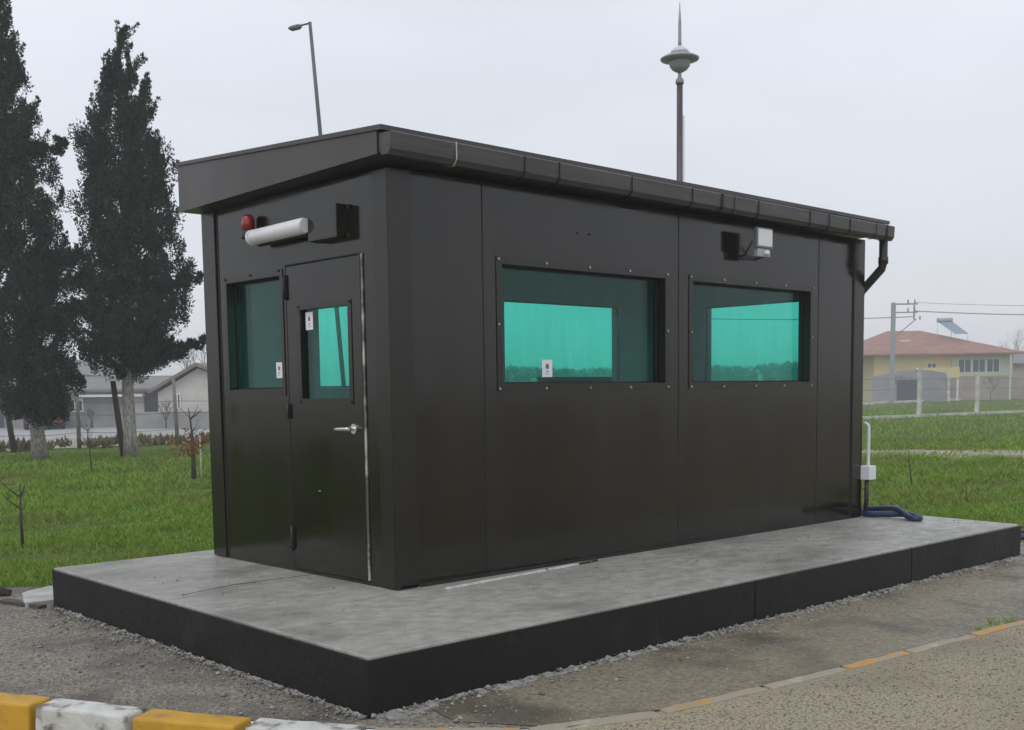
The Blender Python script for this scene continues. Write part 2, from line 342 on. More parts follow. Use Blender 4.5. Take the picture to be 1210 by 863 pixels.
wall(LF, T, W-T, [(.285,1.112,.02,1.995), (1.192,1.885,1.206,1.942)])
MB().box(T-OX+.001, L-T-OX-.001, T-OY+.001, W-T-OY-.001, .006, .03).build('floor', floorm, cab)
MB().box(T-OX+.001, L-T-OX-.001, T-OY+.001, W-T-OY-.001, 2.38, 2.40).build('ceiling', inner, cab)
# corner trims (L profiles) and panel joint strips
def ltrim(fa, a0, a1, fb, b0, b1):
    d = .012
    q = MB(fa).box(a0, a1, 0.001, d, .006, H-.004); q.fn = fb; q.box(b0, b1, .001, d-.001, .006, H-.006); return q.build('corner_trim', paint2, cab, bev=.004)
ltrim(FR, -.012, .157, LF, .0012, .135); ltrim(LF, 2.02, W+.012, BK, .0012, .15)
ltrim(FR, 5.055, L+.012, EN, .0012, .13); ltrim(BK, 5.055, L+.012, EN, W-.13, W-.0012)
for a in (.717, 2.636, 4.502): MB(FR).box(a-.004, a+.004, .0005, .002, .006, H-.01).build('joint', seam_m, cab)
MB(LF).box(1.985, 1.998, .0005, .003, .006, H-.01).build('joint', seam_m, cab)
MB(FR).box(5.035, 5.052, .0005, .003, .006, H-.01).build('joint', seam_m, cab)
MB(FR).box(.02, L-.02, .002, .012, -.0, .022).build('contact_shade_strip', seam_m, cab)  # dark strip along the wall foot stands in for contact shade

def window(fn, a0, a1, z0, z1, glassd=-.082, ring=(.05,.05), bolts=True, nb=5, ns_=1, parent=cab, ringd=.006, gt=.02, out=True):
    rm = MB(fn).box(a0-.004, a1+.004, glassd-gt-.012, glassd-gt, z0-.004, z0+.016) # inner sill bead (root of the window)
    q = MB(fn); e_ = .0005; o1 = ring[0]; o2 = ring[1]
    q.box(a0-o1, a1+o1, .001, ringd, z1+.001, z1+o2); q.box(a0-o1, a1+o1, .001, ringd, z0-o2, z0-.001)
    q.box(a0-o1, a0-.001, .001, ringd, z0-.0005, z1+.0005); q.box(a1+.001, a1+o1, .001, ringd, z0-.0005, z1+.0005)
    wdw = q.build('window', paint2, parent, bev=.001)
    MB(fn).box(a0+.001, a1-.001, glassd-gt, glassd, z0+.001, z1-.001).build('pane', glass, wdw)
    fb = MB(fn); t_ = .012
    for dd in ((glassd+.001, glassd+.012),):
        fb.box(a0+.001, a1-.001, dd[0], dd[1], z0+.001, z0+t_); fb.box(a0+.001, a1-.001, dd[0], dd[1], z1-t_, z1-.001)
        fb.box(a0+.001, a0+t_, dd[0], dd[1], z0+t_, z1-t_); fb.box(a1-t_, a1-.001, dd[0], dd[1], z0+t_, z1-t_)
    fb.build('gasket', seam_m, wdw)
    if bolts:
        pos = []
        for i in range(nb):
            s = i/(nb-1); a = (a0-.03)*(1-s)+(a1+.03)*s; pos += [(a, z1+.030), (a, z0-.030)]
        for i in range(ns_):
            s = (i+1)/(ns_+1); z = z0*(1-s)+z1*s; pos += [(a0-.03, z), (a1+.03, z)]
        for (a, z) in pos:
            a += random.uniform(-.008, .008); k = MB(fn)
            c = [(a+.0085*math.cos(t*math.pi/3+a), z+.0085*math.sin(t*math.pi/3+a)) for t in range(6)]
            k.add([(x, ringd, y) for x, y in c]+[(x, ringd+.008, y) for x, y in c], [tuple(range(6)), tuple(range(6, 12))]+[(i, (i+1) % 6, 6+(i+1) % 6, 6+i) for i in range(6)])
            k.build('bolt', steel, wdw)
    return wdw
def sticker(fn, par, a, z, w_, h_, d):
    s = MB(fn).box(a, a+w_, d, d+.0015, z, z+h_).build('sticker', paper, par)
    k = MB(fn); cx_ = a+w_*.5; cz = z+h_*.62
    pts = [(cx_+w_*.17*math.cos(i*math.pi/6), cz+w_*.2*math.sin(i*math.pi/6)) for i in range(12)]
    k.add([(x, d+.0022, y) for x, y in pts], [tuple(range(12))])
    k.box(cx_-w_*.1, cx_+w_*.12, d+.0016, d+.002, z+h_*.30, z+h_*.36); k.box(cx_-w_*.2, cx_+w_*.2, d+.0016, d+.002, z+h_*.18, z+h_*.21)
    k.build('printed_mark', ink, s)
w1 = window(FR, .875, 2.478, ZW0, ZW1); sticker(FR, w1, 1.30, 1.262, .095, .115, -.079)
w2 = window(FR, 2.803, 4.375, ZW0, ZW1)
window(BK, .875, 2.478, ZW0, ZW1, bolts=False); window(BK, 2.803, 4.33, ZW0, ZW1, bolts=False); window(EN, .54, 1.66, ZW0, ZW1, bolts=False)
w3 = window(LF, 1.192, 1.885, 1.206, 1.942, ring=(.035,.045), nb=4, bolts=False, glassd=-.07); sticker(LF, w3, 1.305, 1.28, .075, .105, -.067)
for (a, z) in ((1.90,1.97), (1.56,1.975), (1.20,1.975)):
    k = MB(LF).box(a-.008, a+.008, .006, .013, z-.008, z+.008).build('bolt', blackp, w3)
# door: leaf with its own opening and glass
D0, D1 = .288, 1.109
dl = MB(LF)
ZD0, ZD1, HA, HB = .026, 1.990, .425, .95
for bx in ((D0, D1, ZD1-.285, ZD1), (D0, D1, ZD0, 1.140), (D0, HA, 1.1402, ZD1-.2852), (HB, D1, 1.1402, ZD1-.2852)):
    dl.box(bx[0], bx[1], -.045, .006, bx[2], bx[3])
door = dl.build('door', paint, cab)
q = MB(LF)
q.box(HA-.04, HB+.04, .0065, .011, 1.706, 1.742); q.box(HA-.04, HB+.04, .0065, .011, 1.10, 1.139); q.box(HA-.04, HA-.001, .0065, .011, 1.139, 1.706); q.box(HB+.001, HB+.04, .0065, .011, 1.139, 1.706)
dwin = q.build('window', paint2, door, bev=.001)
MB(LF).box(HA, HB, -.035, -.018, 1.14, 1.705).build('pane', glass, dwin); sticker(LF, dwin, .842, 1.578, .082, .112, -.0165)
for (a, z) in ((HB+.02,1.724), (HA-.02,1.724), (HB+.02,1.118), (HA-.02,1.118)): MB(LF).box(a-.007, a+.007, .011, .017, z-.007, z+.007).build('bolt', blackp, dwin)
h = MB(LF)
cyl = lambda b_, a, z, rr, d0, d1, n_=16: b_.add([(a+rr*math.cos(2*math.pi*i/n_), d0, z+rr*math.sin(2*math.pi*i/n_)) for i in range(n_)]+[(a+rr*math.cos(2*math.pi*i/n_), d1, z+rr*math.sin(2*math.pi*i/n_)) for i in range(n_)],
        [tuple(range(n_)), tuple(range(n_, 2*n_))]+[(i, (i+1) % n_, n_+(i+1) % n_, n_+i) for i in range(n_)])
cyl(h, .385, .955, .031, .0065, .016); cyl(h, .385, .955, .012, .016, .052)
h.tube([(.385,.05,.955), (.41,.055,.955), (.50,.053,.953), (.535,.048,.951)], [.011,.011,.010,.009], 8)
h.build('handle', chrome, door)
k = MB(LF).box(.375, .395, .0065, .0085, .80, .812); k.build('keyhole', blackp, door)
MB(LF).box(.262, .280, .0015, .009, .03, 2.0).build('door_edge_strip', barestrip, cab)
q = MB(LF); q.box(.2805, .2845, .0012, .012, .02, 2.0); q.box(.2805, 1.116, .0012, .010, 1.997, 2.004); q.box(1.113, 1.117, .0012, .008, .02, 1.996); q.build('door_frame', seam_m, cab)
for z0_, z1_ in ((1.79,1.93), (1.02,1.10), (.16,.29)):
    q = MB(LF); q.box(1.098, 1.128, .0085, .016, z0_, z1_); q.tube([(1.113,.020,z0_-.01), (1.113,.020,z1_+.01)], .0085, 8); q.build('hinge', blackp, door)
MB(LF).box(1.12, 1.20, .0065, .02, .135, .152).build('door_stop', blackp, cab)

# roof: level soffit at the back, wedge fascia falling to the gutter side
X0, X1 = -.15, 5.36
b = MB(lambda x, y, z: (x-OX, y-OY, z)); tl = .035
def rz(x, z): return z - tl*(x-X0)/(X1-X0)
sec = [(-.105, 2.535), (-.145, 2.602), (-.145, 2.636), (2.255, 2.790), (2.255, 2.463), (2.1, 2.463)]
sec = [(-.105, 2.500), (-.105, 2.625), (2.25, 2.782), (2.25, 2.4635)]
b.add([(X0, y, z) for y, z in sec]+[(X1, y, rz(X1, z) if z > 2.5 else z) for y, z in sec], [(0,1,2,3), (7,6,5,4)]+[(i, (i+1) % 4, 4+(i+1) % 4, 4+i) for i in range(4)])
roof = b.build('roof', roofm, cab)
b = MB(lambda x, y, z: (x-OX, y-OY, z))
b.add([(X0-.012, -.160, 2.622), (X0-.012, -.160, 2.650), (X0-.012, 2.262, 2.806), (X0-.012, 2.262, 2.7835), (X1+.012, -.160, 2.590), (X1+.012, -.160, 2.618), (X1+.012, 2.262, 2.774), (X1+.012, 2.262, 2.7515)],
      [(0,1,2,3), (7,6,5,4), (0,4,5,1), (1,5,6,2), (2,6,7,3), (3,7,4,0)]); b.build('roof_cap', roofm, roof)
# gutter
gp = [(-.110,2.612), (-.110,2.520), (-.135,2.490), (-.190,2.487), (-.212,2.515), (-.218,2.605), (-.212,2.612), (-.205,2.606), (-.200,2.520), (-.185,2.500), (-.140,2.502), (-.122,2.525), (-.120,2.612)]
def gz(x, z): return z-.047*(x-X0)/5.6
b = MB(lambda x, y, z: (x-OX, y-OY, z)); g0, g1 = -.135, 5.352; n = len(gp)
b.add([(g0, y, gz(g0, z)) for y, z in gp]+[(g1, y, gz(g1, z)) for y, z in gp], [(i, (i+1) % n, n+(i+1) % n, n+i) for i in range(n)], 0, False)
out6 = gp[:6]
for gx in (g0, g1): b.add([(gx, y, gz(gx, z)) for y, z in out6]+[(gx+.006*(1 if gx > 0 else -1), y, gz(gx, z)) for y, z in out6], [tuple(range(6)), tuple(range(6, 12))]+[(i, (i+1) % 6, 6+(i+1) % 6, 6+i) for i in range(6)])
gut = b.build('gutter', gutm, cab)
for gx in (.33, .88, 1.18, 1.87, 2.52, 2.86, 3.02, 3.32, 4.02, 4.30, 4.62, 5.05, 5.22):
    b = MB(lambda x, y, z: (x-OX, y-OY, z)); wdt = .006 if gx not in (2.86, 5.22) else .022
    pr = [(-.219,2.612), (-.220,2.515), (-.193,2.482), (-.134,2.484)]
    pr2 = [(y+dy, z+dz) for (y, z), (dy, dz) in zip(pr, ((.003,.004), (.003,.001), (.001,.003), (0,.003)))]
    pp = [(y-.003, z-.003) for y, z in pr]+[(y+.002, z+.002) for y, z in pr][::-1]
    n = 8
    b.add([(gx, y, gz(gx, z)) for y, z in pp]+[(gx+wdt, y, gz(gx, z)) for y, z in pp], [tuple(range(n)), tuple(range(n, 2*n))]+[(i, (i+1) % n, n+(i+1) % n, n+i) for i in range(n)])
    b.build('gutter_bracket', gutm if gx in (5.05, 3.02) else (barestrip if gx == .33 else seam_m), gut)
# downpipe on the end wall
b = MB(lambda x, y, z: (x-OX, y-OY, z))
b.tube([(5.275,-.158,2.46), (5.275,-.158,2.25), (5.273,-.145,2.20), (5.268,.04,2.02), (5.265,.07,1.95), (5.265,.075,.15), (5.30,.06,.07)], .037, 12)
b.tube([(5.275,-.158,2.30), (5.275,-.158,2.24)], .043, 12)
b.tube([(5.265,.072,2.0), (5.265,.072,1.93)], .043, 12)
b.build('downpipe', blackp, cab)

q = MB(FR)
for a in (1.56, 1.68): MB(FR).box(a-.010, a+.010, .0012, .0035, 2.212, 2.224).build('screw_hole', seam_m, cab)

q = MB(LF).box(.775, .80, .0065, .0078, .55, .556); q.build('paint_scratch', barestrip, door)
# interior furniture glimpsed through the glass
dk = empty('desk', (3.3, 1.72, .03), 'dark desk behind the first large front window', 'desk')
MB().box(-.75, .55, -.27, .3, .72, .75).build('desktop', deskm, dk)
for x in (-.72, .50): MB().box(x, x+.03, -.25, .28, 0, .72).build('side_panel', deskm, dk)
MB().box(-.25, .45, -.05, .2, .75, 1.26).build('shelf_unit', deskm, dk)

# ------------------------------------------------------------------ fittings on the cabin
t = empty('tube_lamp', (-.06, 1.04, 2.20), 'white tubular lamp mounted above the big door wall window', 'lamp')
MB().tube([(-.035,-.305,.005), (-.035,-.29,.005), (-.035,.29,-.003), (-.035,.305,-.003)], [.040,.050,.050,.040], 14).build('diffuser', whitep, t)
MB().tube([(.012,-.305,-.02), (.012,.30,-.028)], .034, 8).build('backplate', blackp, t)
MB().tube([(-.035,.305,-.003), (-.035,.325,-.003)], .052, 14).build('end_cap', whitep, t); MB().tube([(-.035,-.305,.005), (-.035,-.318,.005)], .044, 14).build('end_cap', whitep, t)
t = empty('warning_beacon', (-.045, 1.475, 2.205), 'small red warning beacon beside the white tube lamp', 'beacon')
MB().lathe([(.045,.0), (.048,.02), (.040,.06)], (-.01,0,.0), 16).build('base', blackp, t)
MB().lathe([(.042,.061), (.044,.10), (.042,.135), (.030,.155), (.008,.160)], (-.01,0,0), 16).build('red_lens', redp, t)
MB().box(.0, .040, -.02, .02, -.03, .02).build('bracket', blackp, t)
t = empty('junction_enclosure', (-.002, .56, 2.202), 'square dark painted steel box bolted high above the cabin door', 'box')
bb = MB().box(-.085, .0, -.155, .153, -.10, .10).build('body', paint, t, bev=.004)
for y, z in ((.185,.085), (.185,-.085), (-.168,.085), (-.168,-.085)): MB().box(-.012, 0, y-.014, y+.014, z-.012, z+.012).build('mounting_ear', blackp, t)
t = empty('floodlight', (3.475, -.005, 2.262), 'silver floodlight with motion sensor above the second front window', 'floodlight')
MB().box(-.105, .105, -.165, -.135, -.02, .135).build('housing', mat('floodlight_housing', (.16,.17,.18), .4), t, bev=.006)
MB().box(-.092, .092, -.170, -.1655, -.005, .122).build('lens', whitep, t, bev=.002)
b = MB().box(-.085, .085, -.158, -.12, -.085, -.022); b.build('sensor_box', greyp, t, bev=.006)
MB().lathe([(.022,0), (.026,.012), (.018,.03), (.004,.036)], (.02,-.165,-.07), 12).build('sensor_eye', whitep, t)
b = MB(); b.tube([(-.115,-.13,.03), (-.118,-.06,-.07), (-.118,-.004,-.08)], .008, 6); b.tube([(.115,-.13,.03), (.118,-.06,-.07), (.118,-.004,-.08)], .008, 6)
b.box(-.13, .13, -.006, .0, -.095, -.06); b.build('mounting_bracket', blackp, t)
t = empty('junction_box', (5.268, -.05, .40), 'small white electrical junction box on the far cabin corner', 'electrical box')
MB().box(-.06, .055, -.05, .05, -.062, .062).build('cover', whitep, t, bev=.006)
b = MB(); 
pts = [(.0,.0,.06+i*.008) for i in range(46)]; pts += [(0,.01,.43), (0,.03,.445), (0,.05,.445)]
b.tube(pts, [.013 if i % 2 else .017 for i in range(46)]+[.013]*3, 8); b.build('conduit', whitep, t)
b = MB(); b.tube([(-.02,.0,-.06), (-.02,.0,-.25), (-.01,.02,-.37)], .020, 8); b.build('cable', blackp, t)
b = MB(); b.tube([(.01,.005,-.062), (.01,.005,-.30)], .007, 6); b.build('cable', whitep, t)
# blue hose coil on slab and its end in the gravel beyond
def smooth(pts, n=8):
    pts = [Vector(p) for p in pts]; out = []
    for i in range(len(pts)-1):
        p0 = pts[max(0, i-1)]; p1 = pts[i]; p2 = pts[i+1]; p3 = pts[min(len(pts)-1, i+2)]
        for k in range(n):
            t_ = k/n; out.append(.5*((2*p1)+(-p0+p2)*t_+(2*p0-5*p1+4*p2-p3)*t_*t_+(-p0+3*p1-3*p2+p3)*t_**3))
    return out+[pts[-1]]
b = MB(); hp = smooth([(5.33,.10,.12), (5.30,.04,.05), (5.24,-.06,.03), (5.27,-.22,.035), (5.31,-.40,.045), (5.28,-.53,.03), (5.22,-.57,.028), (5.20,-.50,.028), (5.30,-.33,.085), (5.36,-.20,.08), (5.38,-.02,.06), (5.42,.15,.03), (5.55,.4,.03), (5.75,.5,.03)])
b.tube(hp, [.026 if i % 2 else .029 for i in range(len(hp))], 10)
tag(b.build('hose', bluehose), 'dark blue corrugated hose looped on the platform beside the cabin corner', 'hose')
b = MB(); hp = smooth([(6.0,.35,G+.03), (6.25,-.2,G+.035), (6.5,-.75,G+.04), (6.62,-.92,G+.04), (6.75,-1.02,G+.03), (7.1,-1.0,G+.03)])
b.tube(hp, .028, 10); b.tube([p+Vector((.03,.05,.045)) for p in hp], .02, 8)
tag(b.build('hose', bluehose), 'dark blue hose lying on the ground past the far end of the platform', 'hose')
b = MB(); b.prism([(.223,-.20), (1.437,-.112), (1.437,-.092), (.223,-.175)], .002, .012)
tag(b.build('wooden_lath', lath), 'thin white lath lying on the platform along the front wall', 'lath')
b = MB(); b.prism([(1.47,-.105), (1.66,-.085), (1.66,-.070), (1.47,-.088)], .002, .012)
tag(b.build('metal_scrap', blackp), 'short black strip lying past the end of the white lath', 'strip')

# ------------------------------------------------------------------ kerb blocks
yel = mat('yellow_kerb_paint', (.56,.31,.018), .6, c2=(.44,.24,.016), scale=5, detail=9, c3=(.16,.12,.06), s3=6, lo3=.60, hi3=.72, bump=.5, bscale=30, bdist=.01)
wht = mat('worn_white_kerb_paint', (.60,.60,.56), .65, c2=(.46,.45,.41), scale=6, detail=9, c3=(.13,.12,.10), s3=11, lo3=.53, hi3=.66, bump=.6, bscale=30, bdist=.01)
worn_y = mat('worn_yellow_line', (.46,.23,.04), .7, c2=(.30,.24,.14), scale=16, detail=10, lo=.40, hi=.56, c3=(.30,.265,.20), s3=4, lo3=.44, hi3=.54, bump=.6, bscale=50, bdist=.008)
worn_w = mat('worn_white_line', (.44,.40,.32), .75, c2=(.32,.29,.22), scale=14, detail=10, lo=.38, hi=.56, c3=(.30,.265,.20), s3=4, lo3=.42, hi3=.52, bump=.6, bscale=50, bdist=.008)
worn_o = mat('worn_orange_line', (.46,.25,.06), .7, c2=(.38,.28,.14), scale=16, detail=10, lo=.46, hi=.64, c3=(.30,.265,.20), s3=4, lo3=.52, hi3=.6, bump=.6, bscale=50, bdist=.008)
kp = [Vector(p) for p in KERB]
cum = [0]
for i in range(1, len(kp)): cum.append(cum[-1]+(kp[i]-kp[i-1]).length)
def kat(s):
    for i in range(1, len(kp)):
        if s <= cum[i]: t_ = (s-cum[i-1])/(cum[i]-cum[i-1]); return kp[i-1].lerp(kp[i], t_)
    return kp[-1]
def s_of(p):  # arc length of nearest kerb point
    best = min(((kat(i*.01)-Vector(p)).length, i*.01) for i in range(int(cum[-1]*100))); return best[1]
def kerb_block(s0, s1, m, label, wd=.15, top=None, gap=.018):
    a = kat(s0+gap); c = kat(s1-gap); t_ = (c-a).normalized(); nn = Vector((t_.y, -t_.x)); mid = (a+c)/2
    wob = random.uniform(-.006, .006); a = a+nn*wob
    n_ = 7; P = []
    zt = G+.022 if top is None else top
    b = MB(lambda x, y, z: (x-mid.x, y-mid.y, z-G))
    vsn = []
    for i in range(n_+1):
        p = a.lerp(c, i/n_)
        for (o_, z) in ((0, G-.25), (0, zt), (wd, zt-.004), (wd+.02, G-.25)):
            q_ = p+nn*o_; jit = .006*noise.noise(Vector((q_.x*7, q_.y*7, z*5))) if z > G-.2 else 0
            vsn.append((q_.x+jit, q_.y+jit, z+jit*.6))
    fs = [(0,1,2,3), tuple(4*n_+i for i in (3,2,1,0))]+[(4*i+j, 4*i+(j+1) % 4, 4*(i+1)+(j+1) % 4, 4*(i+1)+j) for i in range(n_) for j in range(4)]
    b.add(vsn, fs); o = b.build('kerb_block', m, None, (mid.x, mid.y, G), bev=.012 if top is None else .004)
    return tag(o, label, 'kerb block', 'painted kerb blocks along the road edge')
sA = s_of((-2.04, .09)); sB = s_of((-1.785,-.42)); sC = s_of((-1.50,-.93))
sA, sB, sC = sA+.04, sB+.03, sC+.01
kerb_block(sA-.62, sA, yel, 'leftmost bright yellow kerb block at the bottom corner')
kerb_block(sA-1.24, sA-.62, wht, 'worn white kerb block beyond the leftmost yellow one')
kerb_block(sA, sB, wht, 'chipped white kerb block between the two yellow kerb blocks')
kerb_block(sB, sC, yel, 'bright yellow kerb block in front of the platform corner')
kerb_block(sC, sC+.55, wht, 'white kerb block right of the second yellow one')
s_e = s_of((-.15,-2.12)); s_m = (sC+.55+s_e)/2
kerb_block(sC+.55, s_m, worn_y, 'short flush kerb block just below the platform corner', wd=.10, top=G+.010)
kerb_block(s_m, s_e, worn_w, 'buried flush kerb block right of the platform corner at the bottom edge', wd=.085, top=G+.010)
s = s_of((-.15,-2.12)); segs = [(.68, worn_y, 'faded yellow flush kerb block nearest the bottom edge'), (.62, worn_w, 'faded flush white kerb block after the nearest yellow one'), (.55, worn_o, 'orange flush kerb block chipped at its front edge'),
      (.66, worn_w, 'pale worn flush kerb block between the orange and bright yellow ones'), (.75, worn_o, 'bright yellow flush kerb block with moss at its near end'), (.7, worn_w, 'bare grey flush kerb block at the right picture edge'), (.8, worn_y, 'faded yellow flush kerb block furthest to the right')]
for ln, m_, lb in segs:
    kerb_block(s, s+ln, m_, lb, wd=.060, top=G+.012, gap=.015); s += ln

# ------------------------------------------------------------------ lamps behind the cabin
t = empty('garden_lantern', (6.98, 3.48, G), 'tall grey lantern post with saucer shade and spike behind the cabin', 'lantern')
z = lambda q: 5.07+(265-q)*.00277-G
MB().lathe([(.055,0), (.055,.25), (.040,.3), (.038,2.6), (.036,z(365))], n=14).build('pole', polew, t)
MB().lathe([(.048,z(368)), (.050,z(352)), (.022,z(340)), (.020,z(322)), (.06,z(312)), (.028,z(318))][:4]+[(.025,z(320))], n=14).build('collar', lampgrey, t)
MB().lathe([(.03,z(321)), (.085,z(310)), (.12,z(295)), (.125,z(280)), (.13,z(272))], n=24).build('globe', lampgrey, t)
MB().lathe([(.13,z(274)), (.225,z(268)), (.232,z(262)), (.18,z(252)), (.115,z(243))], n=28).build('shade', lampgrey, t)
MB().lathe([(.118,z(242.5)), (.10,z(228)), (.06,z(216)), (.022,z(209))], n=20).build('dome', domem, t)
MB().lathe([(.022,z(209)), (.020,z(190)), (.018,z(110)), (.003,z(28))], n=8).build('spike', lampgrey, t)
b = MB().tube([(.038,-.03,0), (.042,-.034,2.4), (.040,-.032,z(500))], .012, 6); b.build('cable', whitep, t)
t = empty('street_lamp', (9.22, 13.68, G), 'tall thin leaning street lamp with a short arm behind the cabin roof', 'street lamp')
tx, ty, tz = 8.80-9.22, 14.07-13.68, 8.37-G
MB().tube([(0,0,0), (tx*.4,ty*.4,tz*.4), (tx*.8,ty*.8,tz*.8), (tx,ty,tz)], [.045,.044,.038,.032], 12).build('pole', polem, t)
ax, ay = 8.54-8.80, 14.31-14.07
MB().tube([(tx,ty,tz-.02), (tx+ax*.5,ty+ay*.5,tz-.06)], .018, 8).build('arm', polem, t)
MB().tube([(tx+ax*.45,ty+ay*.45,tz-.07), (tx+ax*.6,ty+ay*.6,tz-.085), (tx+ax*1.0,ty+ay*1.0,tz-.115), (tx+ax*1.2,ty+ay*1.2,tz-.11)], [.025,.055,.055,.015], 10).build('lamp_head', polem, t)

# ------------------------------------------------------------------ trees
def leaves(centers, rads, per, size, up=.6):
    """leaf sprays (triangles) filling ellipsoid clumps; centers (n,3) rads (n,3)"""
    n = len(centers); idx = np.repeat(np.arange(n), per)
    d = rng.normal(size=(len(idx), 3)); d /= np.linalg.norm(d, axis=1)[:, None]; d *= rng.random((len(idx), 1))**.45
    p = centers[idx]+d*rads[idx]
    dirv = d*.7+rng.normal(size=d.shape)*.45; dirv[:, 2] += up; dirv /= np.linalg.norm(dirv, axis=1)[:, None]
    sd_ = np.cross(dirv, rng.normal(size=d.shape)); sd_ /= np.linalg.norm(sd_, axis=1)[:, None]
    s = size*(.6+.8*rng.random((len(idx), 1)))
    V = np.stack([p-sd_*s*.32, p+sd_*s*.32, p+dirv*s+sd_*s*.08], 1).reshape(-1, 3)
    return V, np.arange(len(V)).reshape(-1, 3)
def cypress(loc, label, prof, lean, trunk_h, trunk_r, nclump, seed, extra=(), bark=barkw):
    """prof: list of (z, radius), z above ground"""
    g = np.random.default_rng(seed); t = empty('cypress_tree', (*loc, G), label, 'tree', 'tall dark cypress trees on the lawn')
    zs = np.array([p[0] for p in prof]); rs = np.array([p[1] for p in prof]); top = zs[-1]
    area = np.interp(np.linspace(zs[0], top, 200), zs, rs)+.1; cdf = np.cumsum(area); cdf /= cdf[-1]
    zc = np.interp(g.random(nclump), cdf, np.linspace(zs[0], top, 200)); rr = np.interp(zc, zs, rs); th = g.random(nclump)*2*np.pi
    # uneven outline: radius depends on angle and height
    wob = np.array([1+.38*noise.noise(Vector((math.cos(a)*1.4+seed, math.sin(a)*1.4, z_*1.25))) for a, z_ in zip(th, zc)])
    q = np.where(g.random(nclump) < .62, .55+.48*g.random(nclump), g.random(nclump)**.6*.75)
    lx = lambda z_: lean[0]*z_/top; ly = lambda z_: lean[1]*z_/top
    cen = np.stack([lx(zc)+rr*wob*q*np.cos(th), ly(zc)+rr*wob*q*np.sin(th), zc], 1)
    k = .55+.7*g.random(nclump); taper = np.clip((top-zc)/2.2, .35, 1)
    rad_ = np.stack([.185*k*taper, .185*k*taper, .29*k*(.6+.4*taper)], 1)
    lst = [(cen, rad_)]
    for (ex, ey, ez, er) in extra:
        m_ = 26; s_ = np.linspace(0, 1, m_); c2 = np.stack([lx(ez)+ex*s_, ly(ez)+ey*s_, ez+.25*s_*s_], 1)+g.normal(size=(m_, 3))*.07; lst.append((c2, np.full((m_, 3), er)*(1.15-.6*s_[:, None])))
    cen = np.concatenate([a for a, _ in lst]); rad_ = np.concatenate([a for _, a in lst])
    V, F = leaves(cen, rad_, 170, .058, .6)
    # upright twig plumes breaking the outline
    m_ = 420; i_ = g.integers(0, nclump, m_); base_ = cen[i_]; ax_ = base_.copy(); ax_[:, 2] = 0; ax_ /= np.linalg.norm(ax_, axis=1)[:, None]+1e-6
    dirs = ax_*.45+g.normal(size=(m_, 3))*.18; dirs[:, 2] += 1.0; dirs /= np.linalg.norm(dirs, axis=1)[:, None]; ln_ = .30+.40*g.random(m_)
    pc = np.concatenate([base_+dirs*(ln_*s_)[:, None] for s_ in (.2,.38,.56,.72)]); pr_ = np.concatenate([np.full((m_, 3), q_) for q_ in (.10,.085,.065,.04)])
    V2, F2 = leaves(pc, pr_, 26, .050, 1.2); F2 = F2+len(V); V = np.concatenate([V, V2]); F = np.concatenate([F, F2])
    # spires at the top
    me = big_mesh('crown', V, F); put('crown', me, leafm, t)
    b = MB(); tp = [(lx(z_)+.04*math.sin(z_*1.1+seed), ly(z_)+.04*math.cos(z_*.9+seed), z_) for z_ in np.linspace(0, top*.93, 16)]
    b.tube(tp, [trunk_r*(1.25 if i == 0 else 1)*(1-.92*i/15) for i in range(16)], 12); b.build('trunk', bark, t)
    b = MB()
    for i in np.linspace(0, len(cen)-1, 150).astype(int):
        c_ = Vector(cen[i]); z0_ = max(trunk_h*.9, c_.z-.55*math.hypot(c_.x, c_.y)-.3); z0_ = min(z0_, top*.9)
        a = Vector((lx(z0_), ly(z0_), z0_)); b.tube([a, a.lerp(c_, .55)+Vector((0,0,-.08)), c_], [.028,.016,.006], 5)
    b.build('limbs', barkm, t)
    return t
# tree nearer the cabin
cypress((7.47, 20.02), 'second dark cypress from the left, crown just left of the cabin', [(2.0,.35), (2.25,.9), (2.9,1.28), (3.8,1.25), (4.8,1.18), (5.8,1.10), (6.8,.92), (7.6,.72), (8.3,.54), (8.9,.28), (9.45,.08)], (.18,-.16), 2.3, .155, 640, 3,
        extra=[(1.35,-1.2,2.45,.17), (1.25,-1.15,3.9,.16), (.9,-.95,2.2,.2), (-.85,.8,3.9,.2), (-.30,.28,8.4,.07)])
cypress((5.88, 21.2), 'leftmost dark cypress, its crown running out of the picture top', [(.95,.45), (1.15,.8), (1.9,1.0), (2.7,.92), (3.2,1.10), (4.4,1.12), (5.6,1.0), (6.8,.82), (8.0,.66), (9.0,.52), (10.0,.30), (10.9,.12)], (-.42,.40), 1.3, .165, 660, 11,
        extra=[(.95,-.85,4.4,.2), (1.0,-.9,3.3,.2), (.9,-.8,6.9,.16), (-.9,.8,5,.2)])

def bare_tree(name, loc, h_, spread, seed, label, cat, group, m=twigm, depth=5, r0_=.06, lvs=0):
    g = random.Random(seed); b = MB(); tips = []
    def grow(p, d, ln, rr, k):
        q_ = p+d*ln; mid_ = p.lerp(q_, .5)+Vector((g.uniform(-1,1), g.uniform(-1,1), 0))*ln*.06
        b.tube([p, mid_, q_], [rr, rr*.8, rr*.6], 5 if k > 2 else 3, cap=False)
        if k == 0: tips.append(q_); return
        for _ in range(g.choice((2,3,3)) if k > 1 else 2):
            dd = (d+Vector((g.uniform(-1,1), g.uniform(-1,1), g.uniform(-.1,.7)))*spread).normalized(); grow(q_, dd, ln*g.uniform(.6,.85), rr*.6, k-1)
    grow(Vector((0,0,0)), Vector((g.uniform(-.05,.05), g.uniform(-.05,.05), 1)).normalized(), h_*.3, r0_, depth)
    if lvs:
        t = empty(name, (*loc, G), label, cat, group); b.build('stem', m, t)
        return t, tips
    o = b.build(name, m, None, (*loc, G)); return tag(o, label, cat, group)
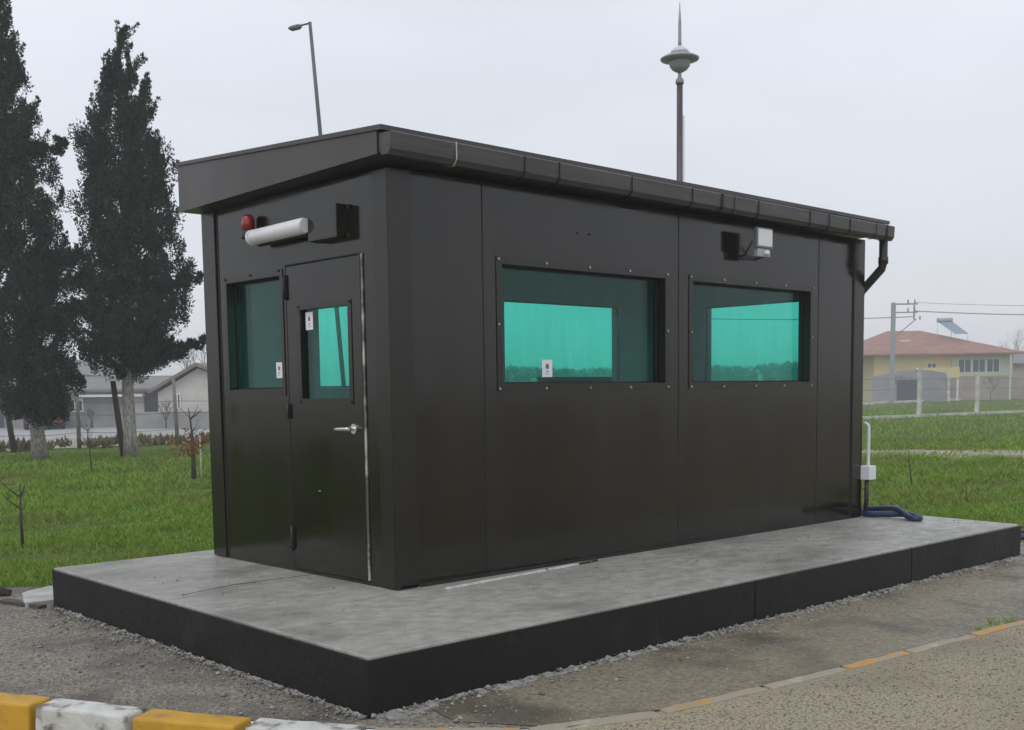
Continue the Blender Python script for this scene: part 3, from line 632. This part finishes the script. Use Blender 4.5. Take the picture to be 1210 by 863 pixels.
def sapling(loc, h_, label, seed, n=5, rr=.012, lean=0, m=twigm):
    g = random.Random(seed); b = MB(); tp = Vector((lean, g.uniform(-.03,.03), h_)); b.tube([(0,0,0), (lean*.4,.01,h_*.5), tuple(tp)], [rr, rr*.8, rr*.4], 6)
    for i in range(n):
        s_ = g.uniform(.35,.9); p = Vector((lean*s_, 0, h_*s_)); a = g.uniform(0, 6.28); ln = h_*g.uniform(.15,.32)
        b.tube([p, p+Vector((math.cos(a)*ln*.6, math.sin(a)*ln*.6, ln*.5)), p+Vector((math.cos(a)*ln, math.sin(a)*ln, ln*1.0))], [rr*.5, rr*.35, rr*.2], 4)
    return tag(b.build('sapling', m, None, (*loc, G)), label, 'sapling', 'bare young saplings on the lawn')
sapling((-.065, 5.907), .62, 'bare dark sapling nearest the platform on the left lawn', 1, 4, .016)
sapling((-.75, 6.9), .75, 'thin sapling cut by the left picture edge', 4, 4, .010)
sapling((4.83, 15.92), .95, 'spreading leafless sapling on the lawn between the two cypresses', 2, 9, .013, -.05)
sapling((11.45, 2.78), .55, 'thin bent weed stalk on the grass right of the cabin', 3, 2, .010, -.15)
t = empty('young_tree', (5.07, 12.33, G), 'small young tree with russet leaves beside the cabin door wall', 'young tree')
b = MB(); b.tube([(0,0,0), (.01,0,.45), (0,.01,.9), (-.03,.03,1.25)], [.045,.035,.018,.006], 8)
g = random.Random(5); tips = []
for i in range(16):
    z_ = g.uniform(.4, 1.1); a = g.uniform(0, 6.28); ln = g.uniform(.12,.32); p = Vector((0,0,z_)); e_ = p+Vector((math.cos(a)*ln, math.sin(a)*ln, ln*.8)); b.tube([p, p.lerp(e_, .5)-Vector((0,0,.02)), e_], [.009,.006,.003], 4); tips += [e_, p.lerp(e_, .6)]
b.build('stem', twigm, t)
cen = np.array([tuple(p) for p in tips if p.z < .85]+[(0,0,.5), (.05,0,.6), (-.06,0,.55)]); V, F = leaves(cen, np.full(cen.shape, .10), 16, .06, -.3); put('dry_leaves', big_mesh('dry_leaves', V, F), dryleaf, t)
MB().tube([(.10,-.08,0), (.10,-.08,.78)], .012, 6).build('stake', lath, t)
# scrub near the houses
for (rr, d, h_, lb, sd_) in ((-23.6,54,1.6,'low bare bush at the left end of the long shed',61), (-15.4,51,1.3,'low bare bush in front of the white gabled house window',62), (-19.4,53,1.0,'small scrubby bush beside the dark garage door',63), (34.6,101,2.6,'bare bush at the left end of the arched yard wall',64), (46.5,111,2.4,'bare bush against the pinkish lower wall of the red roofed house',65)):
    bare_tree('bush', P2(rr, d), h_, 1.0, sd_, lb, 'bush', 'leafless bushes near the far houses', twigfar, 6, .05)
# far bare trees in the mist
for i, (rr, d, h_, sp, lb) in enumerate([(-22.5,70,6.0,.75,'misty bare tree above the low shed roofs'), (-19.5,72,5.2,.8,'misty bare tree behind the gap between the sheds'), (-17.5,66,4.6,.8,'hazy bare tree left of the gabled white house'), (-30.5,75,6.5,.7,'hazy bare tree behind the left cypress'), (-13,74,5.5,.8,'misty bare tree behind the gabled house'),
      (57,130,7.6,.7,'faint bare tree right of the red roofed house'), (53,128,5.8,.8,'low faint bare tree behind the end of the red roof'), (62,125,7,.8,'faint bare tree beyond the right picture edge')]):
    bare_tree('bare_tree', P2(rr, d), h_, sp, 20+i, lb, 'tree', 'bare trees fading in the mist', twigfar, 6, .10)

# ------------------------------------------------------------------ posts, fence
postm = mat('weathered_post', (.26,.25,.23), .85, c2=(.16,.15,.13), scale=4)
postd = mat('dark_creosote_post', (.035,.030,.028), .8)
postw = mat('white_concrete_post', (.60,.59,.55), .8, c2=(.42,.41,.38), scale=2)
def post(x, y, h_, rr, m, label, lx=0, ly=0):
    b = MB().tube([(0,0,0), (lx*.5,ly*.5,h_*.5), (lx,ly,h_)], [rr, rr*.95, rr*.85], 8); return tag(b.build('fence_post', m, None, (x, y, G)), label, 'post', 'old posts along the lawn edge')
post(6.967, 26.04, 1.50, .085, postd, 'dark leaning post beside the leftmost cypress', -.13, .12)
post(7.53, 20.52, 1.82, .075, postd, 'dark leaning post left of the second cypress trunk', -.13, .12)
post(9.06, 26.85, 2.05, .06, postm, 'pale grey post standing between the two cypresses', 0, 0)
post(12.04, 26.79, 1.95, .06, postm, 'pale grey post behind the russet young tree', -.04, .03)
b = MB(); wpts = [(-6,27.3), (-1,26.6), (6.93,26.1), (9.06,26.85), (12.02,26.8), (17,27.4), (23,28.5)]
for hh in (.45, .95, 1.3):
    for i in range(len(wpts)-1): b.tube([(*wpts[i], G+hh), ((wpts[i][0]+wpts[i+1][0])/2, (wpts[i][1]+wpts[i+1][1])/2, G+hh-.04), (*wpts[i+1], G+hh)], .006, 4)
tag(b.build('fence_wire', postd), 'sagging thin wires strung between the posts at the lawn edge', 'wire')
n_ = 120; q_ = rng.random(n_); cw = np.column_stack([-8+38*q_, 26.75+np.maximum(0, (-8+38*q_)-14)*.12+rng.normal(size=n_)*.35, G+.05+.10*rng.random(n_)])
V, F = leaves(cw, np.tile([.28,.22,.12], (n_, 1)), 45, .16, 1.4); tag(put('dry_weeds', big_mesh('dry_weeds', V, F), straw), 'dry straw coloured weeds along the wire fence', kind='stuff')
t = empty('concrete_fence', (46.5, 20.95, G), 'white concrete posts on a low white footing beyond the lawn', 'fence')
pp = [(-22,2.0), (-11,1.2), (0,0), (5.2,-.35), (13,-1.2), (24,-2.6)]
for (x, y), h_ in zip(pp, (2,2,2.1,1.9,2.0,2.0)):
    if x > -12: 
        k = MB().box(x-.08, x+.08, y-.08, y+.08, 0, h_); k.tube([(x,y,h_), (x-.12,y+.12,h_+.18)], .05, 6); k.build('post', postw, t)
b = MB()
for i in range(len(pp)-1):
    a = Vector(pp[i]); c = Vector(pp[i+1]); tt = (c-a).normalized(); nn = Vector((-tt.y, tt.x))*.1; b.prism([tuple(a-nn), tuple(c-nn), tuple(c+nn), tuple(a+nn)], -.05, .13)
b.build('footing', postw, t)
b = MB()
for hh in (.7, 1.3, 1.8):
    for i in range(1, len(pp)-1): b.tube([(*pp[i], hh), ((pp[i][0]+pp[i+1][0])/2, (pp[i][1]+pp[i+1][1])/2, hh-.03), (*pp[i+1], hh)], .008, 4)
b.build('wire', polem, t)

# ------------------------------------------------------------------ houses
def tiles(name, c, c2): return mat(name, c, .8, c2=c2, scale=1.2, detail=8, bump=.5, bscale=6, bdist=.05)
redtile = tiles('hazed_red_roof_tiles', (.33,.16,.125), (.24,.125,.10)); greytile = tiles('grey_roof', (.17,.16,.16), (.22,.21,.20)); browntile = tiles('brown_roof', (.24,.19,.17), (.17,.14,.13))  # red tile colour greyed to paint in some of the distance haze
cream = mat('cream_wall', (.60,.58,.52), .9, c2=(.48,.46,.42), scale=1); greyw = mat('grey_wall', (.34,.34,.33), .9, c2=(.25,.25,.25), scale=1)
yellow = mat('yellow_wall', (.64,.51,.22), .9, c2=(.58,.48,.25), scale=.8); brownw = mat('pinkish_wall', (.40,.33,.30), .9, c2=(.32,.28,.25), scale=.7); palew = mat('pale_green_wall', (.50,.54,.44), .9)
darkdoor = mat('dark_garage_door', (.055,.06,.07), .6); winm = mat('window_dark', (.05,.06,.07), .2); framew = mat('white_frame', (.7,.7,.68), .5)
def hwin(par, x, y, z, w_, h_, m=winm):
    f_ = MB(); t_ = .06
    f_.box(x, x+w_, y-.05, y-.005, z, z+t_); f_.box(x, x+w_, y-.05, y-.005, z+h_-t_, z+h_); f_.box(x, x+t_, y-.05, y-.005, z+t_, z+h_-t_); f_.box(x+w_-t_, x+w_, y-.05, y-.005, z+t_, z+h_-t_); f_.box(x+w_/2-.03, x+w_/2+.03, y-.045, y-.005, z+t_, z+h_-t_)
    o = f_.build('window', framew, par); MB().box(x+.01, x+w_-.01, y-.025, y-.003, z+.01, z+h_-.01).build('pane', m, o)
def gable(par, x0, x1, y0, y1, ze, zr, m, ov=.3, along='x', xa=None):
    b = MB()
    if along == 'y':   # ridge runs away from the street, gable faces it
        xa = (x0+x1)/2 if xa is None else xa
        b.add([(x0-ov,y0-ov,ze-.1), (xa,y0-ov,zr), (x1+ov,y0-ov,ze-.1), (x0-ov,y0-ov,ze+.05), (xa,y0-ov,zr+.16), (x1+ov,y0-ov,ze+.05), (x0-ov,y1+ov,ze-.1), (xa,y1+ov,zr), (x1+ov,y1+ov,ze-.1), (x0-ov,y1+ov,ze+.05), (xa,y1+ov,zr+.16), (x1+ov,y1+ov,ze+.05)],
              [(0,1,4,3), (1,2,5,4), (6,9,10,7), (7,10,11,8), (3,4,10,9), (4,5,11,10), (0,6,7,1), (1,7,8,2), (0,3,9,6), (2,8,11,5)])
    else:
        ym = (y0+y1)/2
        b.add([(x0-ov,y0-ov,ze-.1), (x0-ov,ym,zr), (x0-ov,y1+ov,ze-.1), (x0-ov,y0-ov,ze+.02), (x0-ov,ym,zr+.13), (x0-ov,y1+ov,ze+.02), (x1+ov,y0-ov,ze-.1), (x1+ov,ym,zr), (x1+ov,y1+ov,ze-.1), (x1+ov,y0-ov,ze+.02), (x1+ov,ym,zr+.13), (x1+ov,y1+ov,ze+.02)],
              [(0,3,4,1), (1,4,5,2), (6,7,10,9), (7,8,11,10), (3,9,10,4), (4,10,11,5), (0,1,7,6), (1,2,8,7), (0,6,9,3), (2,5,11,8)])
    return b.build('roof', m, par)
def gwall(par, x0, x1, y0, y1, ze, zr, m, xa=None):   # walls with front/back gable triangles
    xa = (x0+x1)/2 if xa is None else xa
    b = MB().add([(x0,y0,0), (x1,y0,0), (x1,y0,ze), (xa,y0,zr), (x0,y0,ze), (x0,y1,0), (x1,y1,0), (x1,y1,ze), (xa,y1,zr), (x0,y1,ze)], [(0,1,2,3,4), (9,8,7,6,5), (0,5,6,1), (1,6,7,2), (2,7,8,3), (3,8,9,4), (4,9,5,0)])
    return b.build('wall', m, par)
HG = 'low houses along the far street'
# long low shed with a garage opening
h1 = empty('shed', (*P2(-22.2, 55), G), 'long low grey roofed shed with dark garage door beyond the street', 'shed', HG, FA)
MB().box(0, 5.7, 0, 6, 0, 1.75).build('wall', greyw, h1); gable(h1, 0, 5.7, 0, 6, 1.80, 2.35, greytile, .25)
MB().box(4.65, 5.62, -.04, -.003, .02, 1.6).build('door', darkdoor, h1); MB().box(4.0, 4.6, -.03, -.003, .02, 1.62).build('white_panel', cream, h1)
MB().box(3.55, 3.7, 1.8, 1.95, 2.1, 2.95).build('chimney', greyw, h1); MB().box(1.6, 4.7, -.5, -.003, 1.45, 1.56).build('awning', framew, h1)
hwin(h1, .9, 0, .75, .8, .6)
h2 = empty('gabled_house', (*P2(-16.45, 53.5), G), 'white gabled house with brown roof beside the long shed', 'house', HG, FA)
gwall(h2, 0, 4.6, 0, 7, 1.62, 2.72, cream, 1.9); gable(h2, 0, 4.6, 0, 7, 1.66, 2.82, browntile, .35, 'y', 1.9); hwin(h2, .75, 0, .85, .32, .72); hwin(h2, 2.6, 0, .85, .6, .72)
MB().box(1.1, 1.35, 1.5, 1.75, 2.2, 2.9).build('chimney', browntile, h2)
t = tag(MB().box(0, 6.4, 0, .2, 0, .75).build('garden_wall', greyw, None, (*P2(-17.3, 51.5), G)), 'low grey garden wall in front of the white gabled house', 'wall'); t.rotation_euler.z = FA
h3 = empty('low_shed', (*P2(-30, 56), G), 'hazy grey shed seen behind the left cypress trunk', 'shed', HG, FA)
MB().box(0, 6.6, 0, 5, 0, 2.1).build('wall', greyw, h3); gable(h3, 0, 6.6, 0, 5, 2.15, 2.75, greytile, .25); MB().box(4.1, 5.2, -.04, -.003, .02, 1.7).build('door', darkdoor, h3); hwin(h3, 1.8, 0, .9, 1.0, .7)
h4 = empty('far_house', (*P2(-37, 75), G), 'faint pale house far behind the left cypress', 'house', HG, FA)
gwall(h4, 0, 9, 0, 8, 2.8, 4.3, cream); gable(h4, 0, 9, 0, 8, 2.85, 4.4, greytile, .4, 'y'); hwin(h4, 2, 0, 1, 1.2, 1.1); hwin(h4, 5.6, 0, 1, 1.2, 1.1)

# red roofed house on the right
h5 = empty('red_roofed_house', (*P2(35.8, 113), G), 'yellow walled house with a red hipped tile roof in the mist', 'house', None, FA)
MB().box(0, 13.6, 0, 11, 0, 4.45).build('wall', yellow, h5)
MB().box(6.8, 13.55, -.12, -.005, .0, 2.2).build('lower_wall', brownw, h5); MB().box(7.6, 13.6, -.10, -.006, 2.35, 4.4).build('upper_wall', palew, h5)
b = MB(); ov = 1.1; ez = 4.45
b.add([(-ov-1.2,-ov,ez), (14.3,-ov,ez), (14.3,12,ez), (-ov-1.2,12,ez), (2.9,5.2,7.1), (6.3,5.2,7.1), (-ov-1.2,-ov,ez+.16), (14.3,-ov,ez+.16), (14.3,12,ez+.16), (-ov-1.2,12,ez+.16)],
      [(0,3,2,1), (0,1,7,6), (1,2,8,7), (2,3,9,8), (3,0,6,9), (6,7,5,4), (7,8,5), (8,9,4,5), (9,6,4)])
roof5 = b.build('roof', redtile, h5)
MB().box(3.3, 4.3, 2.2, 2.9, 5.75, 6.05).build('roof_hatch', framew, roof5)
for x in (8.2, 9.6, 11.0): hwin(h5, x, -.10, 2.7, 1.3, 1.35, winm)
hwin(h5, 5.2, 0, 2.6, .9, 1.1); 
b = MB(); b.box(4.0, 7.4, -2.6, -.01, 2.2, 2.32); b.box(4.0, 7.4, -2.6, -2.5, 2.32, 3.2); b.build('balcony', yellow, h5)
for x in (4.1, 7.2): MB().box(x, x+.15, -2.55, -2.4, 0, 2.2).build('balcony_post', framew, h5)
MB().box(12.9, 13.1, -1.0, -.85, 0, 4.4).build('porch_post', palew, h5)
sh = empty('solar_water_heater', (*P2(43.6, 115.5), 6.15), 'blue solar panel and tank on the red hipped roof', 'solar heater', None, FA)
MB().tube([(-.9,.2,2.0), (1.0,.2,2.0)], .30, 12).build('tank', greyp, sh)
b = MB().add([(-.9,0,1.75), (1.0,0,1.75), (2.6,-1.2,.15), (.9,-1.2,.15), (-.9,.06,1.80), (1.0,.06,1.80), (2.6,-1.14,.2), (.9,-1.14,.2)], [(0,1,2,3), (7,6,5,4), (0,4,5,1), (1,5,6,2), (2,6,7,3), (3,7,4,0)]); b.build('panel', mat('solar_blue', (.22,.28,.36), .5), sh)
b = MB()
for x, y, z_ in ((-.85,.2,1.8), (.95,.2,1.8), (2.5,-1.15,.2), (1.0,-1.15,.2)): b.tube([(x,y,-.6), (x,y,z_)], .04, 6)
b.build('stand', framew, sh)
gw = empty('yard_gate_wall', (*P2(32.5, 103), G), 'grey arched yard wall and gate in front of the red roofed house', 'wall', None, FA)
b = MB(); pts = [(0,0), (6.6,0)]+[(6.6-6.6*i/10, 2.35+.55*math.sin(math.pi*(.15+.85*i/10))) for i in range(11)]
n = len(pts); b.add([(x, 0, z_) for x, z_ in pts]+[(x, .2, z_) for x, z_ in pts], [tuple(range(n)), tuple(range(n, 2*n))[::-1]]+[(i, (i+1) % n, n+(i+1) % n, n+i) for i in range(n)]); b.build('wall', mat('slate_wall', (.24,.24,.27), .85, c2=(.29,.29,.3), scale=1), gw)
MB().box(2.2, 4.4, -.06, -.005, .02, 2.0).build('gate', darkdoor, gw)
MB().box(6.7, 6.95, -.1, .15, 0, 2.9).build('gate_post', postw, gw)
h6 = empty('outbuilding', (*P2(50.6, 118), G), 'pinkish outbuilding with blue grey roof right of the red roofed house', 'outbuilding', None, FA)
MB().box(0, 12, 0, 8, 0, 3.6).build('wall', brownw, h6); gable(h6, 0, 12, 0, 8, 3.65, 4.9, greytile, .4); hwin(h6, 3, 0, 1.2, 1.1, 1.2)

# utility pole and lines
sh.scale = (.78,.78,.78)
up = empty('utility_pole', (*P2(38.6-1.4, 110), G), 'concrete utility pole with crossarms left of the red roofed house', 'utility pole', None, FA)
# nearer than the house roof line
up.location = (*P2(31.6, 95), G)
MB().prism([(-.16,-.12), (.16,-.12), (.16,.12), (-.16,.12)], 0, 8.3).build('pole', polef, up)
b = MB(); b.box(-.1, 2.0, -.05, .05, 8.12, 8.24); b.build('crossarm', polef, up); b = MB(); b.box(-.1, 2.0, -.05, .05, 7.45, 7.55); b.build('crossarm', polef, up)
MB().tube([(0,0,5.4), (1.9,0,6.95)], .045, 6).build('brace', polef, up)
b = MB()
for x, z_ in ((1.75,8.24), (1.2,8.24), (1.75,7.55), (1.2,7.55), (2.2,6.9)): b.lathe([(.05,0), (.09,.08), (.05,.16), (.08,.22), (.03,.32)], (x,0,z_), 8)
MB_ins = b.build('insulators', polef, up); MB().box(1.65, 1.78, -.04, .04, 6.9, 8.1).build('bracket', polef, up)
def wire(a, c, sag, rr, label):
    a = Vector(a); c = Vector(c); b = MB(); b.tube([a.lerp(c, i/20)-Vector((0,0,sag*4*(i/20)*(1-i/20))) for i in range(21)], rr, 5); return tag(b.build('power_line', polef), label, 'cable', 'overhead lines from the utility pole')
wp = lambda rr, d, z_: (*P2(rr, d), z_)
wire(wp(33.3,95,8.3+G), wp(58,90,7.6), .4, .02, 'uppermost thin overhead wire right of the pole')
wire(wp(33.3,95,7.6+G), wp(58,90,6.7), .35, .045, 'thick dark overhead cable crossing above the red roof')
wire(wp(33.3,95,7.15+G), wp(10,100,7.6), .3, .04, 'short overhead cable left of the utility pole')
n_ = 3200; q_ = rng.random(n_); cx2 = np.array([P2(-14+60*a, 152+8*rng.random()) for a in q_]); hz_ = .2+rng.random(n_)*(3.9+.25*np.sin(q_*9)+.12*np.sin(q_*31))
V, F = leaves(np.column_stack([cx2, hz_+G]), np.full((n_, 3), .5), 26, .32, .5)
tag(put('treeline', big_mesh('treeline', V, F), mat('haze_paled_thicket', (.20,.20,.18), .95, c2=(.26,.26,.24), scale=.3)), 'hazy dark line of far bushes seen through the cabin glass', kind='stuff')  # thicket colour paled, mist over the far bushes is painted into it
# maroon car seen end-on
car = empty('parked_car', (15.75, 47.0, G), 'maroon hatchback parked beyond the street behind the left cypress trunk', 'car', None, FA+.42)
b = MB(); hs = [(0,.30,.82), (.25,.28,.86), (.6,.25,.9), (1.2,.25,.95), (3.2,.25,.95), (3.8,.3,.85), (4.0,.35,.7)]
for i in range(len(hs)-1):
    (y0_, a0_, t0_), (y1_, a1_, t1_) = hs[i], hs[i+1]
    b.add([(-.84,y0_,a0_), (.84,y0_,a0_), (.80,y0_,t0_), (-.80,y0_,t0_), (-.84,y1_,a1_), (.84,y1_,a1_), (.80,y1_,t1_), (-.80,y1_,t1_)], [(0,1,2,3), (7,6,5,4), (0,4,5,1), (1,5,6,2), (2,6,7,3), (3,7,4,0)])
carp = mat('maroon_car_paint', (.16,.015,.03), .25, coat=.5); b.build('body', carp, car, bev=.02)
b = MB().add([(-.76,.15,.86), (.76,.15,.86), (.76,3.0,.95), (-.76,3.0,.95), (-.62,.55,1.42), (.62,.55,1.42), (.62,2.2,1.42), (-.62,2.2,1.42)], [(0,3,2,1), (4,5,6,7), (0,1,5,4), (1,2,6,5), (2,3,7,6), (3,0,4,7)]); b.build('cabin', winm, car)
MB().box(-.62, .62, .56, 2.2, 1.421, 1.46).build('roof', carp, car)
for x in (-.80, .60): MB().box(x, x+.20, -.02, .02, .60, .78).build('tail_light', redp, car)
MB().box(-.82, .82, -.08, .0, .32, .52).build('bumper', carp, car); MB().box(-.26, .26, -.09, -.081, .36, .47).build('number_plate', paper, car)
for x in (-.85, .68):
    for y in (.75, 3.2): b = MB(lambda a_, d_, z_: (d_, a_, z_)); cyl(b, y, .31, .31, x, x+.17, 20); b.build('wheel', blackp, car)

# ------------------------------------------------------------------ loose things at the left of the yard
b = MB(); q = ragged([(-1.22,2.62), (-1.10,3.05), (-.84,3.20), (-.62,2.95), (-.70,2.58)], .08, .025); b.prism(q, G, G+.045)
tag(b.build('broken_paving_slab', mat('pale_stone', (.46,.45,.43), .7, c2=(.33,.32,.30), scale=7, bump=.4, bscale=30), bev=.006), 'pale broken paving slab beside the left platform corner', 'paving slab')
b = MB(); b.tube(smooth([(-1.9,3.9,G+.34), (-1.55,3.55,G+.20), (-1.30,3.36,G+.09), (-1.12,3.22,G+.02)], 5), [.10]*3+[.085]*4+[.06]*4+[.04]*3+[.03]*2, 9)
tag(b.build('tree_root', barkm), 'thick brown root stub at the left picture edge by the dirt', 'root')
b = MB(); b.prism(ragged([(-1.30,2.95), (-1.18,2.5), (-1.12,2.52), (-1.22,2.98)], .06, .02), G+.005, G+.03); tag(b.build('wood_scrap', twigm), 'thin dark wood scrap in front of the broken paving slab', 'scrap')

# stones, crumbs, cement spill
def stones(name, pos, size, label):
    n = len(pos); base = np.array([(1,0,0),(-1,0,0),(0,1,0),(0,-1,0),(0,0,1),(0,0,-1)], float); fc = np.array([(0,2,4),(2,1,4),(1,3,4),(3,0,4),(2,0,5),(1,2,5),(3,1,5),(0,3,5)])
    a = rng.random(n)*6.28; s = size[:, None]*(.6+.8*rng.random((n, 3))); s[:, 2] *= .6
    V = base[None]*s[:, None, :]+rng.normal(size=(n, 6, 3))*size[:, None, None]*.18
    ca, sa = np.cos(a), np.sin(a); X = V[:, :, 0]*ca[:, None]-V[:, :, 1]*sa[:, None]; Y = V[:, :, 0]*sa[:, None]+V[:, :, 1]*ca[:, None]; V[:, :, 0] = X; V[:, :, 1] = Y
    V += pos[:, None, :]; F = (fc[None]+6*np.arange(n)[:, None, None]).reshape(-1, 3)
    return tag(put(name, big_mesh(name, V.reshape(-1, 3), F), stonem), label, kind='stuff')
pos = []; sz = []
edge = [((-1.13,-1.29), (5.6,-1.30), 0, -1), ((-1.15,-1.28), (-1.08,2.5), -1, 0), ((5.6,-1.3), (5.86,1.0), 1, 0)]
for (a, c, ox, oy) in edge:
    n = 2600 if oy else 1500
    for i in range(n):
        s_ = random.random(); d = abs(random.gauss(0, .045)) if random.random() < .6 else abs(random.gauss(0, .20)); dens = .5+.5*noise.noise(Vector((s_*9, ox*3, 0)))
        if random.random() > dens+.3: continue
        pos.append((a[0]+(c[0]-a[0])*s_+ox*d, a[1]+(c[1]-a[1])*s_+oy*d, G+.011+random.random()*.012*(d < .05))); sz.append(random.choice((.003,.004,.006,.009,.016 if random.random() < .35 else .005))*(1.2 if d < .06 else 1))
stones('gravel', np.array(pos), np.array(sz), 'crumbled grey cement and grit along the platform foot')
def inside(x, y, poly):
    c = False; n = len(poly); j = n-1
    for i in range(n):
        xi, yi = poly[i]; xj, yj = poly[j]
        if (yi > y) != (yj > y) and x < (xj-xi)*(y-yi)/(yj-yi)+xi: c = not c
        j = i
    return c
SLABP = [(-1.14,-1.29), (5.6,-1.3), (5.88,1.0), (5.93,2.55), (-1.1,2.55)]
pos = []; sz = []
while len(pos) < 16000:
    x = random.uniform(-3.5, 7); y = random.uniform(-3, 4.3)
    if inside(x, y, SLABP) or not inside(x, y, yard_poly): continue
    if x > .2 and random.random() < .6: continue
    pos.append((x, y, G+.006)); sz.append(random.choice((.0035,.0045,.006,.008 if random.random() < .3 else .004)))
stones('yard_grit', np.array(pos), np.array(sz), 'small loose stones scattered over the dirt yard')
pos = []; sz = []
while len(pos) < 20000:
    x = random.uniform(-1.0, 6.5); y = random.uniform(-5.2, -2.0)
    yk = np.interp(x, [q[0] for q in KERB], [q[1] for q in KERB])
    if y > yk-.09 or (x < -.7 and y > -2.2): continue
    pos.append((x, y, G+.003)); sz.append(random.choice((.003,.004,.005,.0065)))
stones('road_grit', np.array(pos), np.array(sz), 'loose chippings scattered over the tan road surface')
pos = []; sz = []
while len(pos) < 260:
    x = random.uniform(-1.05, 5.5); y = random.uniform(-1.2, 2.4)
    if -.06 < x < 5.3 and y > -.06: continue
    pos.append((x, y, .0135)); sz.append(random.choice((.003,.004,.006,.009 if random.random() < .3 else .003)))
stones('platform_crumbs', np.array(pos), np.array(sz), 'small crumbs and bits of leaf on the platform top')
MB().prism(lo(ragged([(-1.0,.750), (-.6,.85), (-.04,.835), (-.04,.840), (-.6,.856), (-1.0,.756)], .08, .006)), -G+.0125, -G+.0145).build('crack', seam_m, slab)
# cement spill ridge at the platform foot
cem = mat('cement_spill', (.33,.32,.30), .8, c2=(.22,.215,.20), scale=12, bump=.8, bscale=60, bdist=.01)
def ridge(a, c, nn, wmax, seed):
    b = MB(); a = Vector(a); c = Vector(c); nn = Vector(nn); n_ = int((c-a).length/.035); rows = []
    for i in range(n_+1):
        p = a.lerp(c, i/n_); w_ = wmax*(.55+.9*noise.noise(Vector((i*.11, seed, 0)))+.5*noise.noise(Vector((i*.5, seed, 2)))); w_ = max(.012, w_); h_ = .002+.022*max(0, .1+noise.noise(Vector((i*.6, seed, 5)))+.5*noise.noise(Vector((i*1.9, seed, 5))))
        rows += [(p.x, p.y, G), (p.x+nn.x*.001, p.y+nn.y*.001, G+.012+h_), (p.x+nn.x*w_*.55, p.y+nn.y*w_*.55, G+.010+h_*.5), (p.x+nn.x*w_, p.y+nn.y*w_, G+.004)]
    b.add(rows, [(4*i+j, 4*(i+1)+j, 4*(i+1)+(j+1) % 4, 4*i+(j+1) % 4) for i in range(n_) for j in range(4)]+[(0,1,2,3), (4*n_+3, 4*n_+2, 4*n_+1, 4*n_)]); return b
b1 = ridge((-1.12,-1.291), (5.58,-1.300), (0,-1), .10, 1); b2 = ridge((-1.145,-1.27), (-1.085,2.3), (-1,0), .03, 7); b1.add(b2.v, b2.f)
tag(b1.build('cement_spill', cem), 'crumbling grey cement spill along the foot of the platform', kind='stuff')

# ------------------------------------------------------------------ grass (denser close by, sparser and larger far off)
def blades(n, a0, a1, d0, d1, h_, wd, skip_yard=True, bare=None):
    ang = a0+(a1-a0)*rng.random(n); d = d0*(d1/d0)**rng.random(n)
    x = CAM.x+np.cos(ang)*d; y = CAM.y+np.sin(ang)*d
    k = np.ones(n, bool)
    if skip_yard:
        near = (d < 20)
        yp = yard_poly
        def npin(x, y, poly):
            c = np.zeros(len(x), bool); j = len(poly)-1
            for i in range(len(poly)):
                xi, yi = poly[i]; xj, yj = poly[j]
                with np.errstate(divide='ignore', invalid='ignore'):
                    c ^= ((yi > y) != (yj > y)) & (x < (xj-xi)*(y-yi)/(yj-yi+1e-12)+xi)
                j = i
            return c
        jx = x+rng.normal(size=n)*.05; jy = y+rng.normal(size=n)*.05
        k &= ~npin(jx, jy, yp) & ~npin(x, y, SLABP)
        kl = np.array(KERB); k &= ~((y < np.interp(x, kl[:, 0], kl[:, 1]))) | (x < kl[0, 0])
        k &= ~((x < -4.6) & (y < 4.8+ (-4.6-x)*1.7))
        s = (x-17.1)*pn.x+(y-6.6)*pn.y; k &= ~((s > .15) & (s < 3.1) & (rng.random(n) < .93) )
    k &= ~((y > 27.0+np.maximum(0, x-12)*.1+np.maximum(0, x-22)*.28) & (x < 62) & (y > 27))
    cl = np.array([noise.noise(Vector((xx*.9, yy*.9, 0)))+.6*noise.noise(Vector((xx*3.1, yy*3.1, 3))) for xx, yy in zip(x, y)])
    k &= rng.random(n) < np.clip(.60+1.1*cl, .12, 1)
    x, y, d, cl = x[k], y[k], d[k], cl[k]; n = len(x)
    sc_ = np.clip(d/11, .8, 5)
    hh = h_*(.35+1.0*rng.random(n)**1.6)*(1+1.0*np.clip(cl, -.6, 1))*np.clip(sc_, .8, 1.9); ww = wd*(.6+.8*rng.random(n))*sc_
    a = rng.random(n)*2*np.pi; ln = hh*(.35+.95*rng.random(n)); b_ = a+np.pi/2+rng.normal(size=n)*.5
    z0 = np.full(n, G)
    A = np.stack([x-np.cos(a)*ww/2, y-np.sin(a)*ww/2, z0], 1); B = np.stack([x+np.cos(a)*ww/2, y+np.sin(a)*ww/2, z0+hh*.15], 1)
    Dd = np.stack([x+np.cos(b_)*ln, y+np.sin(b_)*ln, z0+hh], 1)
    V = np.stack([A, B, Dd], 1).reshape(-1, 3); return V, np.arange(len(V)).reshape(-1, 3)
V, F = blades(950000, YAW-.62, YAW+.62, 7.2, 32, .044, .0115); tag(put('grass', big_mesh('grass', V, F), grassm), 'short bright green winter grass over the lawn', kind='stuff')
V, F = blades(60000, YAW-.62, YAW+.1, 30, 100, .06, .012, False); tag(put('rough_grass', big_mesh('rough_grass', V, F), grassm), 'sparse far grass towards the houses', kind='stuff')
V, F = blades(24000, YAW-.62, YAW+.62, 7.5, 30, .050, .010); tag(put('dry_litter', big_mesh('dry_litter', V, F), straw), 'dry brown stalks and leaf litter among the grass', kind='stuff')
